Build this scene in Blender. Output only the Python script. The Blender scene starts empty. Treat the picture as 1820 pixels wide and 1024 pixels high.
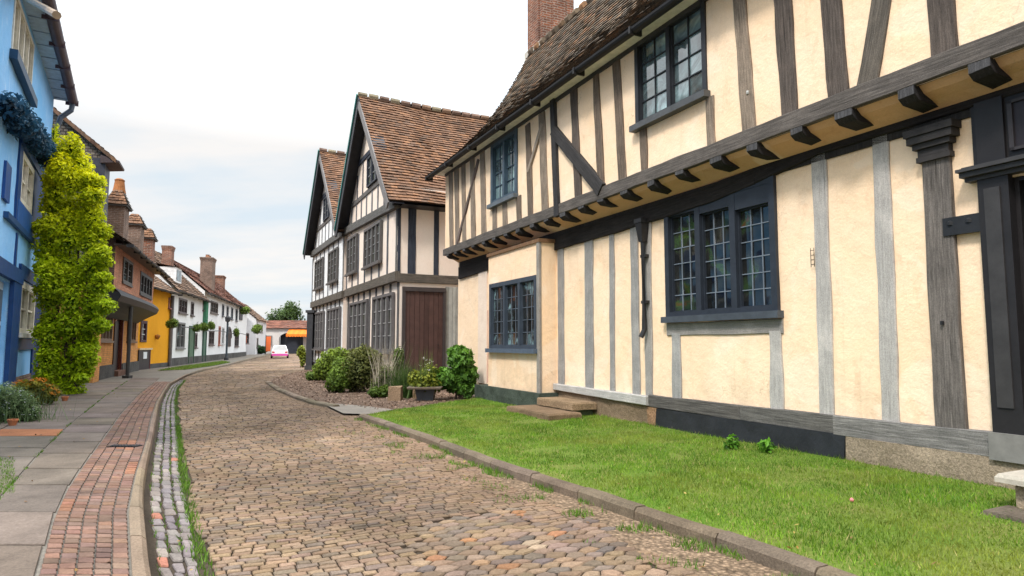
import bpy, math, random
import numpy as np
from mathutils import Vector, noise as mnoise

random.seed(7)
RNG = np.random.default_rng(11)
scene = bpy.context.scene
COL = scene.collection
V = Vector
PI = math.pi

# ------------------------------------------------------------------ survey of the street
F_PX, CAM_H = 1150.0, 1.5
PITCH = math.atan(100 / F_PX)
CP, SP = math.cos(PITCH), math.sin(PITCH)
EYE = V((0, 0, CAM_H))


def ray(px, py):
    a, b = (px - 910) / F_PX, (512 - py) / F_PX
    return V((a, CP - b * SP, SP + b * CP))


def G(px, py, z=0.0):
    r = ray(px, py)
    return EYE + r * ((z - CAM_H) / r.z)


def vpdir(px):
    r = ray(px, 612)
    return V((r.x, r.y, 0)).normalized()


class Plane:
    """a vertical wall plane: u along, z up, o outward towards the street"""

    def __init__(s, o, d):
        s.o = V((o[0], o[1], 0))
        s.u = V((d[0], d[1], 0)).normalized()
        s.n = V((-s.u.y, s.u.x, 0))
        if s.n.dot(-s.o) < 0:
            s.n = -s.n

    def at(s, u, z, o=0.0):
        return s.o + s.u * u + s.n * o + V((0, 0, z))

    def px(s, px, py, off=0.0):
        r = ray(px, py)
        oo = s.o + s.n * off
        t = (oo - EYE).dot(s.n) / r.dot(s.n)
        q = EYE + r * t
        return (q - oo).dot(s.u), q.z

    def rect(s, x0, y0, x1, y1, off=0.0):
        ym, xm = (y0 + y1) / 2, (x0 + x1) / 2
        ua, ub = s.px(x0, ym, off)[0], s.px(x1, ym, off)[0]
        za, zb = s.px(xm, y0, off)[1], s.px(xm, y1, off)[1]
        return min(ua, ub), max(ua, ub), min(za, zb), max(za, zb)


# ------------------------------------------------------------------ mesh builder
class MB:
    def __init__(s):
        s.v, s.f, s.c, s.uv, s.m = [], [], [], [], []

    def poly(s, pts, col=(1, 1, 1), uv=None, m=0):
        i = len(s.v)
        s.v.extend([tuple(p) for p in pts])
        s.f.append(tuple(range(i, i + len(pts))))
        s.c.append(col)
        s.uv.append(uv)
        s.m.append(m)

    def hexa(s, p, col=(1, 1, 1), m=0, skip=()):
        """p: 8 points, 0-3 one end loop, 4-7 the other"""
        for k, q in enumerate(((3, 2, 1, 0), (4, 5, 6, 7), (0, 1, 5, 4), (1, 2, 6, 5), (2, 3, 7, 6), (3, 0, 4, 7))):
            if k not in skip:
                s.poly([p[j] for j in q], col, None, m)

    def pbox(s, P, u0, u1, z0, z1, o0, o1, col=(1, 1, 1), m=0):
        s.hexa([P.at(u0, z0, o0), P.at(u1, z0, o0), P.at(u1, z0, o1), P.at(u0, z0, o1),
                P.at(u0, z1, o0), P.at(u1, z1, o0), P.at(u1, z1, o1), P.at(u0, z1, o1)], col, m)

    def box(s, x0, x1, y0, y1, z0, z1, col=(1, 1, 1), m=0):
        s.hexa([V((x0, y0, z0)), V((x1, y0, z0)), V((x1, y1, z0)), V((x0, y1, z0)),
                V((x0, y0, z1)), V((x1, y0, z1)), V((x1, y1, z1)), V((x0, y1, z1))], col, m)

    def tube(s, pts, r, n=8, col=(1, 1, 1), m=0, caps=True):
        pts = [V(p) for p in pts]
        rs = r if isinstance(r, (list, tuple)) else [r] * len(pts)
        rings = []
        for i, p in enumerate(pts):
            t = (pts[min(i + 1, len(pts) - 1)] - pts[max(i - 1, 0)]).normalized()
            a = t.cross(V((0, 0, 1)))
            if a.length < 1e-3:
                a = V((1, 0, 0))
            a.normalize()
            b = t.cross(a)
            rings.append([p + (a * math.cos(2 * PI * k / n) + b * math.sin(2 * PI * k / n)) * rs[i] for k in range(n)])
        for i in range(len(pts) - 1):
            for k in range(n):
                s.poly([rings[i][k], rings[i][(k + 1) % n], rings[i + 1][(k + 1) % n], rings[i + 1][k]], col, None, m)
        if caps:
            s.poly(rings[0][::-1], col, None, m)
            s.poly(rings[-1], col, None, m)

    def lathe(s, c, prof, n=12, col=(1, 1, 1), m=0):
        c = V(c)
        rings = [[c + V((r * math.cos(2 * PI * k / n), r * math.sin(2 * PI * k / n), z)) for k in range(n)] for r, z in prof]
        for i in range(len(rings) - 1):
            for k in range(n):
                s.poly([rings[i][k], rings[i][(k + 1) % n], rings[i + 1][(k + 1) % n], rings[i + 1][k]], col, None, m)
        s.poly(rings[0][::-1], col, None, m)
        s.poly(rings[-1], col, None, m)

    def add_np(s, verts, nper, cols):
        """verts (N*nper,3), one face per nper verts, cols (N,3)"""
        i = len(s.v)
        n = len(cols)
        s.v.extend(map(tuple, verts.tolist()))
        s.f.extend([tuple(range(i + k * nper, i + (k + 1) * nper)) for k in range(n)])
        s.c.extend(map(tuple, cols.tolist()))
        s.uv.extend([None] * n)
        s.m.extend([0] * n)

    def build(s, name, mats, parent=None, smooth=False):
        org = V((0, 0, 0))
        if parent is not None:
            org = V(parent['_o']) if '_o' in parent else V((0, 0, 0))
        if not isinstance(mats, (list, tuple)):
            mats = [mats]
        me = bpy.data.meshes.new(name)
        me.from_pydata([(a[0] - org.x, a[1] - org.y, a[2] - org.z) for a in s.v], [], s.f)
        for mt in mats:
            me.materials.append(mt)
        nf = len(s.f)
        at = me.attributes.new('tint', 'FLOAT_COLOR', 'FACE')
        arr = np.ones((nf, 4), dtype=np.float32)
        arr[:, :3] = np.array(s.c, dtype=np.float32)
        at.data.foreach_set('color', arr.ravel())
        me.polygons.foreach_set('material_index', s.m)
        uvl = me.uv_layers.new(name='UVMap')
        uvs = []
        for f, uv in zip(s.f, s.uv):
            if uv is not None:
                uvs.extend(uv)
                continue
            p = [V(s.v[j]) for j in f[:3]]
            nrm = (p[1] - p[0]).cross(p[2] - p[0])
            if nrm.length > 0:
                nrm.normalize()
            if abs(nrm.z) > .75:
                uvs.extend([(s.v[j][0], s.v[j][1]) for j in f])
            else:
                t = V((-nrm.y, nrm.x, 0))
                if t.length < 1e-6:
                    t = V((1, 0, 0))
                t.normalize()
                uvs.extend([(t.x * s.v[j][0] + t.y * s.v[j][1], s.v[j][2]) for j in f])
        uvl.data.foreach_set('uv', np.array(uvs, dtype=np.float32).ravel())
        if smooth:
            me.polygons.foreach_set('use_smooth', [True] * nf)
        me.update()
        o = bpy.data.objects.new(name, me)
        COL.objects.link(o)
        if parent is not None:
            o.parent = parent
            o['_o'] = tuple(org)
        return o


ROOTS = []


def tag(o, label, cat, group=None, kind=None):
    if label:
        o['label'] = label
    if cat:
        o['category'] = cat
    if group:
        o['group'] = group
    if kind:
        o['kind'] = kind
    return o


def thing(name, label, cat, loc, group=None):
    o = bpy.data.objects.new(name, None)
    COL.objects.link(o)
    o.empty_display_size = .2
    o.location = loc
    o['_o'] = tuple(loc)
    return tag(o, label, cat, group)


def structure(o):
    o['kind'] = 'structure'
    return o


def solo(mb, name, mat, label, cat, loc, group=None, kind=None, smooth=False):
    """a thing that is one mesh, with its origin at its base"""
    loc = V(loc)
    mb.v = [(a[0] - loc.x, a[1] - loc.y, a[2] - loc.z) for a in mb.v]
    o = mb.build(name, mat, None, smooth)
    o.location = loc
    return tag(o, label, cat, group, kind)


# ------------------------------------------------------------------ materials
class NT:
    def __init__(s, name):
        s.mat = bpy.data.materials.new(name)
        s.mat.use_nodes = True
        s.t = s.mat.node_tree
        s.t.nodes.clear()
        s.out = s.t.nodes.new('ShaderNodeOutputMaterial')

    def n(s, typ, **kw):
        nd = s.t.nodes.new(typ)
        for k, v in kw.items():
            setattr(nd, k, v)
        return nd

    def link(s, a, b):
        s.t.links.new(a, b)

    def put(s, sock, v):
        if isinstance(v, bpy.types.NodeSocket):
            s.link(v, sock)
        else:
            sock.default_value = v

    def coord(s, which='Object', scale=(1, 1, 1)):
        tc = s.n('ShaderNodeTexCoord')
        mp = s.n('ShaderNodeMapping')
        s.link(tc.outputs[which], mp.inputs['Vector'])
        mp.inputs['Scale'].default_value = scale
        return mp.outputs['Vector']

    def noise(s, vec, scale, detail=4, rough=.6, dist=0.0):
        nd = s.n('ShaderNodeTexNoise')
        s.link(vec, nd.inputs['Vector'])
        nd.inputs['Scale'].default_value = scale
        nd.inputs['Detail'].default_value = detail
        nd.inputs['Roughness'].default_value = rough
        nd.inputs['Distortion'].default_value = dist
        return nd.outputs['Fac']

    def ramp(s, fac, stops):
        nd = s.n('ShaderNodeValToRGB')
        e = nd.color_ramp.elements
        while len(e) < len(stops):
            e.new(.5)
        for k, (p, c) in enumerate(stops):
            e[k].position = p
            if not isinstance(c, (tuple, list)):
                c = (c, c, c)
            e[k].color = (*c[:3], 1)
        s.put(nd.inputs['Fac'], fac)
        return nd.outputs['Color']

    def mix(s, fac, a, b, mode='MIX'):
        nd = s.n('ShaderNodeMix', data_type='RGBA', blend_type=mode)
        s.put(nd.inputs[0], fac)
        for sock, v in ((nd.inputs[6], a), (nd.inputs[7], b)):
            if isinstance(v, (tuple, list)):
                v = (*v[:3], 1)
            elif isinstance(v, (int, float)):
                v = (v, v, v, 1)
            s.put(sock, v)
        return nd.outputs[2]

    def math(s, op, a, b=0.0):
        nd = s.n('ShaderNodeMath', operation=op)
        s.put(nd.inputs[0], a)
        s.put(nd.inputs[1], b)
        return nd.outputs[0]

    def tint(s):
        nd = s.n('ShaderNodeAttribute', attribute_name='tint')
        return nd.outputs['Color']

    def bump(s, h, strength=.5, dist=.01, normal=None):
        nd = s.n('ShaderNodeBump')
        nd.inputs['Strength'].default_value = strength
        nd.inputs['Distance'].default_value = dist
        s.put(nd.inputs['Height'], h)
        if normal is not None:
            s.link(normal, nd.inputs['Normal'])
        return nd.outputs['Normal']

    def bsdf(s, col, rough=.8, normal=None, spec=.3, metal=0.0):
        nd = s.n('ShaderNodeBsdfPrincipled')
        if isinstance(col, (tuple, list)):
            col = (*col[:3], 1)
        s.put(nd.inputs['Base Color'], col)
        s.put(nd.inputs['Roughness'], rough)
        nd.inputs['Specular IOR Level'].default_value = spec
        nd.inputs['Metallic'].default_value = metal
        if normal is not None:
            s.link(normal, nd.inputs['Normal'])
        s.link(nd.outputs[0], s.out.inputs['Surface'])
        return nd


def m_plain(name, base, rough=.7, var=.25, scale=6, bump=.3, bscale=40, bdist=.004, stretch=(1, 1, 1), spec=.3, metal=0, tint=True, coord='Object'):
    T = NT(name)
    vec = T.coord(coord, stretch)
    a = T.noise(vec, scale, 5, .65)
    c = T.mix(1, base, T.ramp(a, [(.25, 1 - var), (.75, 1 + var * .6)]), 'MULTIPLY')
    if tint:
        c = T.mix(1, c, T.tint(), 'MULTIPLY')
    nb = T.bump(T.noise(vec, bscale, 4, .6), bump, bdist) if bump else None
    T.bsdf(c, rough, nb, spec, metal)
    return T.mat


def m_plaster(name, base, dirt=(.5, .33, .16), amt=.55, big=.9, alt=None, aged=False):
    T = NT(name)
    vec = T.coord('Object')
    a = T.noise(vec, big, 5, .6, .4)
    c = T.mix(T.ramp(a, [(.35, 0), (.75, 1)]), base, alt or tuple(x * .88 for x in base))
    st = T.noise(T.coord('Object', (1.6, 1.6, .55)), 2.6, 7, .7, .6)
    c = T.mix(T.math('MULTIPLY', T.ramp(st, [(.56, 0), (.78, 1)]), amt), c, dirt)
    fine = T.noise(vec, 55, 3, .6)
    c = T.mix(1, c, T.ramp(fine, [(.3, .93), (.7, 1.04)]), 'MULTIPLY')
    c = T.mix(1, c, T.tint(), 'MULTIPLY')
    if aged:
        sz = T.n('ShaderNodeSeparateXYZ')
        T.link(vec, sz.inputs[0])
        mr = T.n('ShaderNodeMapRange')
        mr.inputs['From Min'].default_value = 1.5
        mr.inputs['From Max'].default_value = .5
        T.link(sz.outputs['Z'], mr.inputs['Value'])
        damp = T.math('MULTIPLY', mr.outputs[0], T.ramp(T.noise(vec, 2.2, 6, .7), [(.4, 0), (.65, 1)]))
        c = T.mix(T.math('MULTIPLY', damp, .5), c, (.48, .36, .24))
        run = T.noise(T.coord('Object', (5.5, 5.5, .22)), 1.5, 5, .6)
        c = T.mix(T.math('MULTIPLY', T.ramp(run, [(.6, 0), (.72, 1)]), .22), c, (.50, .36, .22))
        pat = T.noise(T.coord('Object', (1, 1, 1.2)), .55, 3, .5, 1.5)
        c = T.mix(T.ramp(pat, [(.57, 0), (.6, .35)]), c, (.90, .74, .58))
        vw = T.n('ShaderNodeTexVoronoi', feature='DISTANCE_TO_EDGE')
        wv = T.n('ShaderNodeTexNoise')
        T.link(vec, wv.inputs['Vector'])
        wv.inputs['Scale'].default_value = 3.0
        wv.inputs['Detail'].default_value = 5
        vm = T.n('ShaderNodeVectorMath', operation='MULTIPLY_ADD')
        T.link(wv.outputs['Color'], vm.inputs[0])
        vm.inputs[1].default_value = (.6, .6, .6)
        T.link(vec, vm.inputs[2])
        T.link(vm.outputs[0], vw.inputs['Vector'])
        vw.inputs['Scale'].default_value = 1.1
        crk = T.math('MULTIPLY', T.ramp(vw.outputs['Distance'], [(.0, 1), (.008, 0)]), T.ramp(T.noise(vec, .9, 3, .5), [(.52, 0), (.62, .5)]))
        c = T.mix(crk, c, (.36, .26, .17))
    h = T.math('ADD', T.math('MULTIPLY', T.noise(vec, 5, 4, .55), 1.0), T.math('MULTIPLY', T.noise(vec, 28, 5, .65), .35))
    T.bsdf(c, .92, T.bump(h, .55, .03), .15)
    return T.mat


def m_timber(name, lo=.42, hi=1.75, ckd=.22):
    T = NT(name)
    vec = T.coord('UV', (26, 1.3, 1))
    s1 = T.noise(vec, 1.6, 8, .72, .4)
    patch = T.noise(T.coord('Object'), 2.3, 5, .7)
    c = T.mix(1, T.tint(), T.ramp(s1, [(.30, lo), (.5, .95), (.68, hi)]), 'MULTIPLY')
    c = T.mix(T.math('MULTIPLY', T.ramp(patch, [(.45, 0), (.75, 1)]), .45), c, T.mix(1, T.tint(), (1.9, 1.85, 1.8), 'MULTIPLY'))
    crack = T.noise(T.coord('UV', (40, .8, 1)), 1.0, 3, .5, .3)
    ck = T.ramp(crack, [(.28, ckd), (.35, 1)])
    c = T.mix(1, c, ck, 'MULTIPLY')
    sp = T.noise(T.coord('Object'), 90, 2, .6)
    c = T.mix(1, c, T.ramp(sp, [(.35, .8), (.65, 1.15)]), 'MULTIPLY')
    h = T.math('ADD', s1, T.math('MULTIPLY', ck, .6))
    T.bsdf(c, .85, T.bump(h, .7, .012), .2)
    return T.mat


def m_brick(name, c1, c2, mortar, bw=.24, bh=.075, ms=.01, wear=.5):
    T = NT(name)
    vec = T.coord('UV')
    w = T.n('ShaderNodeTexNoise')
    T.link(vec, w.inputs['Vector'])
    w.inputs['Scale'].default_value = 5
    vm = T.n('ShaderNodeVectorMath', operation='MULTIPLY_ADD')
    T.link(w.outputs['Color'], vm.inputs[0])
    vm.inputs[1].default_value = (.03, .03, 0)
    T.link(vec, vm.inputs[2])
    b = T.n('ShaderNodeTexBrick')
    T.link(vm.outputs[0], b.inputs['Vector'])
    b.inputs['Color1'].default_value = (*c1, 1)
    b.inputs['Color2'].default_value = (*c2, 1)
    b.inputs['Mortar'].default_value = (*mortar, 1)
    b.inputs['Scale'].default_value = 1
    b.inputs['Mortar Size'].default_value = ms
    b.inputs['Brick Width'].default_value = bw
    b.inputs['Row Height'].default_value = bh
    ob = T.coord('Object')
    a = T.noise(ob, 1.7, 6, .7)
    c = T.mix(1, b.outputs['Color'], T.ramp(a, [(.3, 1 - wear), (.7, 1 + wear * .5)]), 'MULTIPLY')
    fine = T.noise(ob, 14, 4, .7)
    c = T.mix(1, c, T.ramp(fine, [(.3, .75), (.7, 1.2)]), 'MULTIPLY')
    c = T.mix(1, c, T.tint(), 'MULTIPLY')
    h = T.math('SUBTRACT', T.math('MULTIPLY', fine, .5), b.outputs['Fac'])
    T.bsdf(c, .9, T.bump(h, .6, .012), .2)
    return T.mat


def m_tile(name):
    T = NT(name)
    ob = T.coord('Object')
    a = T.noise(ob, 1.1, 6, .7)
    c = T.mix(1, T.tint(), T.ramp(a, [(.3, .55), (.7, 1.25)]), 'MULTIPLY')
    f = T.noise(ob, 22, 5, .7)
    c = T.mix(1, c, T.ramp(f, [(.3, .6), (.7, 1.3)]), 'MULTIPLY')
    li = T.ramp(T.noise(ob, 4.5, 6, .75), [(.6, 0), (.72, 1)])
    c = T.mix(T.math('MULTIPLY', li, .4), c, (.23, .22, .15))
    T.bsdf(c, .9, T.bump(f, .5, .01), .2)
    return T.mat


def m_stone(name, base, var=.35, bd=.02, scale=9, speck=.35):
    T = NT(name)
    ob = T.coord('Object')
    a = T.noise(ob, 1.3, 6, .7)
    c = T.mix(1, base, T.ramp(a, [(.3, 1 - var), (.7, 1 + var * .6)]), 'MULTIPLY')
    f = T.noise(ob, scale * 6, 4, .75)
    c = T.mix(1, c, T.ramp(f, [(.3, 1 - speck), (.7, 1 + speck * .7)]), 'MULTIPLY')
    c = T.mix(1, c, T.tint(), 'MULTIPLY')
    h = T.math('ADD', T.noise(ob, scale, 6, .7), T.math('MULTIPLY', f, .4))
    T.bsdf(c, .92, T.bump(h, .7, bd), .2)
    return T.mat


def m_glass(name, warm=.5, ior=2.5, stops=None):
    T = NT(name)
    ob = T.coord('Object')
    a = T.noise(ob, 1.6, 4, .6, 1.0)
    c = T.ramp(a, stops) if stops else T.ramp(a, [(.36, (.006, .007, .008)), (.52, (.02, .02, .018)), (.6, (.03, .06, .02) if warm else (.10, .15, .16)), (.68, (.09, .035, .012) if warm else (.22, .32, .33)), (.8, (.02, .02, .02))])  # blotches paint reflections and the room behind into the glass colour
    c = T.mix(1, c, T.tint(), 'MULTIPLY')
    nd = T.bsdf(c, .04, None, .5)
    nd.inputs['IOR'].default_value = ior
    T.link(T.bump(T.noise(ob, 2.2, 2, .5), .12, .02), nd.inputs['Normal'])
    return T.mat


def m_leaf(name, trans=.3):
    T = NT(name)
    ob = T.coord('Object')
    c = T.mix(1, T.tint(), T.ramp(T.noise(ob, 3, 4, .6), [(.3, .7), (.7, 1.2)]), 'MULTIPLY')
    p = T.bsdf(c, .55, None, .25)
    tr = T.n('ShaderNodeBsdfTranslucent')
    T.link(c, tr.inputs['Color'])
    mx = T.n('ShaderNodeMixShader')
    mx.inputs[0].default_value = trans
    T.link(p.outputs[0], mx.inputs[1])
    T.link(tr.outputs[0], mx.inputs[2])
    T.link(mx.outputs[0], T.out.inputs['Surface'])
    return T.mat


def m_ground(name, c1, c2, scale=3, bscale=30, bd=.02, vor=0, c3=None):
    T = NT(name)
    ob = T.coord('Object')
    a = T.noise(ob, scale, 7, .7)
    c = T.mix(T.ramp(a, [(.35, 0), (.65, 1)]), c1, c2)
    f = T.noise(ob, bscale, 5, .75)
    c = T.mix(1, c, T.ramp(f, [(.3, .65), (.7, 1.25)]), 'MULTIPLY')
    h = f
    if vor:
        vo = T.n('ShaderNodeTexVoronoi')
        T.link(ob, vo.inputs['Vector'])
        vo.inputs['Scale'].default_value = vor
        vo.inputs['Randomness'].default_value = 1
        sv = T.n('ShaderNodeSeparateColor')
        T.link(vo.outputs['Color'], sv.inputs[0])
        c = T.mix(1, c, T.ramp(sv.outputs[0], [(.0, .6), (1, 1.4)]), 'MULTIPLY')
        d = T.ramp(vo.outputs['Distance'], [(.1, 1), (.7, .45)])
        c = T.mix(1, c, d, 'MULTIPLY')
        h = T.math('ADD', T.math('MULTIPLY', d, 1.5), f)
    c = T.mix(1, c, T.tint(), 'MULTIPLY')
    T.bsdf(c, .95, T.bump(h, .7, bd), .15)
    return T.mat


CREAM = m_plaster('cream_plaster', (.88, .64, .425), (.60, .33, .17), .5, .8, (.88, .68, .50), True)
PINKW = m_plaster('pale_plaster', (.82, .68, .58), (.5, .4, .33), .3, .8, (.82, .72, .62))
WHITE = m_plaster('white_plaster', (.80, .80, .80), (.45, .42, .4), .25, .6)
YELLOW = m_plaster('yellow_plaster', (.80, .36, .02), (.62, .22, .02), .35, .5)
BLUEW = m_plaster('blue_plaster', (.20, .50, .88), (.62, .78, .97), .8, .3, (.36, .62, .94))
TIMBER = m_timber('weathered_timber')
TIMBER_S = m_timber('silvered_timber', .78, 1.16, .45)
TILE = m_tile('clay_tile')
BRICK_RED = m_brick('old_red_brick', (.30, .10, .05), (.16, .07, .05), (.34, .27, .22), .26, .085, .012)
BRICK_SAL = m_brick('salmon_brick', (.64, .28, .17), (.52, .21, .125), (.55, .33, .23), .26, .08, .012, .35)
BRICK_ORA = m_brick('orange_brick', (.80, .36, .11), (.68, .29, .085), (.55, .30, .12), .26, .08, .012, .3)
BRICK_BRN = m_brick('brown_brick', (.24, .15, .11), (.17, .11, .085), (.30, .24, .2), .24, .075, .012)
SHINGLE = m_brick('grey_shingle', (.20, .16, .13), (.30, .25, .20), (.08, .06, .05), .16, .11, .014, .5)
STONE = m_stone('rough_stone', (.30, .235, .165), .3, .05, 7, .45)
STONE_D = m_stone('dark_stone', (.10, .095, .09), .5, .03, 6, .4)
STONE_W = m_stone('pale_stone', (.62, .60, .56), .2, .01, 6, .2)
SLATE = m_plain('black_tar', (.022, .023, .026), .45, .4, 3, .4, 12, .02)
KERB = m_stone('kerb_stone', (.29, .235, .175), .3, .012, 9, .4)
KERB_D = m_stone('kerb_stone_dark', (.17, .135, .105), .45, .015, 9, .4)
SETT = m_stone('sett_stone', (1, 1, 1), .3, .015, 8, .35)
PAVER = m_stone('paver', (1, 1, 1), .42, .006, 9, .28)
PAINT = m_plain('painted_wood', (1, 1, 1), .5, .3, 5, .3, 25, .005, (1, 1, 1), .3)
METAL = m_plain('black_iron', (.02, .02, .022), .45, .3, 8, .3, 40, .003)
GLASS = m_glass('window_glass', 1, 1.8)
GLASS_C = m_glass('window_glass_cool', 0)
GLASS_T = m_glass('window_glass_pale', 0, 2.3, ((.33, (.03, .042, .048)), (.46, (.09, .125, .13)), (.56, (.17, .24, .25)), (.68, (.26, .38, .38))))  # pale teal base paints reflected sky onto the upstairs panes
LEAF = m_leaf('leaf')
GRASSM = m_leaf('grass_blade', .25)
BARK = m_plain('bark', (.09, .065, .045), .9, .4, 8, .8, 20, .02, (1, 1, .3))
CLOTH = m_plain('cloth', (1, 1, 1), .9, .15, 3, .3, 30, .004)
CARPAINT = m_plain('car_paint', (1, 1, 1), .25, .05, 3, 0, 1, 0, spec=.6)
RUBBER = m_plain('rubber', (.015, .015, .015), .8)
CERAMIC = m_plain('terracotta', (.45, .16, .07), .8, .3, 6)

# ------------------------------------------------------------------ common pieces
DARK = (.022, .022, .025)
SLATEC = (.024, .027, .034)


def nz(x, y, z=0):
    return mnoise.noise(V((x, y, z)))


def wallmesh(mb, P, u0, u1, z0, z1, holes=(), off=0.0, step=.45, wob=.008, depth=.07, col=(1, 1, 1)):
    us, zs = {u0, u1}, {z0, z1}
    for h in holes:
        us |= {h[0], h[1]}
        zs |= {h[2], h[3]}

    def fill(s, a, b):
        s = sorted(x for x in s if a - 1e-6 <= x <= b + 1e-6)
        out = [s[0]]
        for x in s[1:]:
            k = max(1, int(math.ceil((x - out[-1]) / step)))
            p = out[-1]
            out.extend(p + (x - p) * j / k for j in range(1, k + 1))
        return out
    us, zs = fill(us, u0, u1), fill(zs, z0, z1)
    inh = lambda u, z: any(h[0] < u < h[1] and h[2] < z < h[3] for h in holes)

    def pt(u, z):
        return P.at(u, z, off + wob * nz(u * 1.3 + P.o.x, z * 1.3, off))
    for i in range(len(us) - 1):
        for j in range(len(zs) - 1):
            if inh((us[i] + us[i + 1]) / 2, (zs[j] + zs[j + 1]) / 2):
                continue
            mb.poly([pt(us[i], zs[j]), pt(us[i + 1], zs[j]), pt(us[i + 1], zs[j + 1]), pt(us[i], zs[j + 1])], col)
    for (a, b, c, d) in holes:
        for p, q in (((a, c), (b, c)), ((b, c), (b, d)), ((b, d), (a, d)), ((a, d), (a, c))):
            mb.poly([P.at(*p, off), P.at(*q, off), P.at(*q, off - depth), P.at(*p, off - depth)], col)


def timber(mb, P, p0, p1, w0, w1, off, proud=.03, col=(.12, .105, .095), seg=8, wob=.012, seed=0, bow=0.0):
    """a hewn beam on a wall from p0 to p1 (u,z), widths w0,w1; grain runs along it"""
    p0, p1 = V((p0[0], p0[1], 0)), V((p1[0], p1[1], 0))
    d = (p1 - p0)
    L = d.length
    d.normalize()
    nrm = V((-d.y, d.x, 0))
    sd = seed * 7.31 + p0.x * 3.7
    ch = .010
    rows = []
    for i in range(seg + 1):
        t = i / seg
        c = p0 + d * (L * t) + nrm * (bow * math.sin(PI * t))
        w = (w0 + (w1 - w0) * t) / 2
        a = w + wob * nz(sd, t * L * 1.6, 1)
        b = w + wob * nz(sd, t * L * 1.6, 5)
        A, B = c - nrm * a, c + nrm * b
        A2, B2 = c - nrm * (a - ch), c + nrm * (b - ch)
        rows.append((L * t, [P.at(A.x, A.y, off - .03), P.at(A.x, A.y, off + proud - ch), P.at(A2.x, A2.y, off + proud),
                             P.at(B2.x, B2.y, off + proud), P.at(B.x, B.y, off + proud - ch), P.at(B.x, B.y, off - .03)],
                     [-a - proud, -a, -a + ch, b - ch, b, b + proud]))
    uo = random.uniform(0, 9)
    vo = random.uniform(0, 50)
    for (l0, r0, x0), (l1, r1, x1) in zip(rows, rows[1:]):
        for k in range(5):
            mb.poly([r0[k], r0[k + 1], r1[k + 1], r1[k]], col, [(x0[k] + uo, l0 + vo), (x0[k + 1] + uo, l0 + vo), (x1[k + 1] + uo, l1 + vo), (x1[k] + uo, l1 + vo)])
    for r in (rows[0][1], rows[-1][1]):
        mb.poly(r, col)


def beam(root, name, P, p0, p1, w0, w1=None, off=0, proud=.03, col=(.12, .105, .095), **kw):
    mb = MB()
    timber(mb, P, p0, p1, w0, w1 or w0, off, proud, col, **kw)
    return mb.build(name, TIMBER_S if col[0] > .235 else TIMBER, root)


def stud_px(root, P, off, top, bot, z0, z1, proud=.025, col=(.13, .11, .095), name='stud', **kw):
    """top, bot: (x left, x right, y) read on the photograph; the stud then runs on its wall from z0 to z1"""
    (a0, a1, ya), (b0, b1, yb) = top, bot
    ul, za = P.px(a0, ya, off)
    ur, _ = P.px(a1, ya, off)
    vl, zb = P.px(b0, yb, off)
    vr, _ = P.px(b1, yb, off)
    ct, cb = (ul + ur) / 2, (vl + vr) / 2
    k = (ct - cb) / (za - zb) if abs(za - zb) > .05 else 0
    k = max(-.06, min(.06, k))
    w = (abs(ul - ur) + abs(vl - vr)) / 2
    f = lambda z: (cb + ct) / 2 + k * (z - (za + zb) / 2)
    return beam(root, name, P, (f(z0), z0), (f(z1), z1), w, w, off, proud, col, **kw)


def bars(mb, P, u0, u1, z0, z1, off, cols, rows, w=.018, col=DARK):
    for i in range(1, cols):
        u = u0 + (u1 - u0) * i / cols
        mb.pbox(P, u - w / 2, u + w / 2, z0, z1, off, off + w, col)
    for j in range(1, rows):
        z = z0 + (z1 - z0) * j / rows
        mb.pbox(P, u0, u1, z - w / 2, z + w / 2, off - .002, off + w - .002, col)


def panes(mb, P, u0, u1, z0, z1, off, cols, rows, tilt=.006):
    du, dz = (u1 - u0) / cols, (z1 - z0) / rows
    for i in range(cols):
        for j in range(rows):
            a, b = random.uniform(-tilt, tilt), random.uniform(-tilt, tilt)
            g = random.uniform(.6, 1.4)
            q = [(i, j, -a - b), (i + 1, j, a - b), (i + 1, j + 1, a + b), (i, j + 1, -a + b)]
            mb.poly([P.at(u0 + du * x, z0 + dz * y, off + e * .5) for x, y, e in q], (g, g, g))


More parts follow.
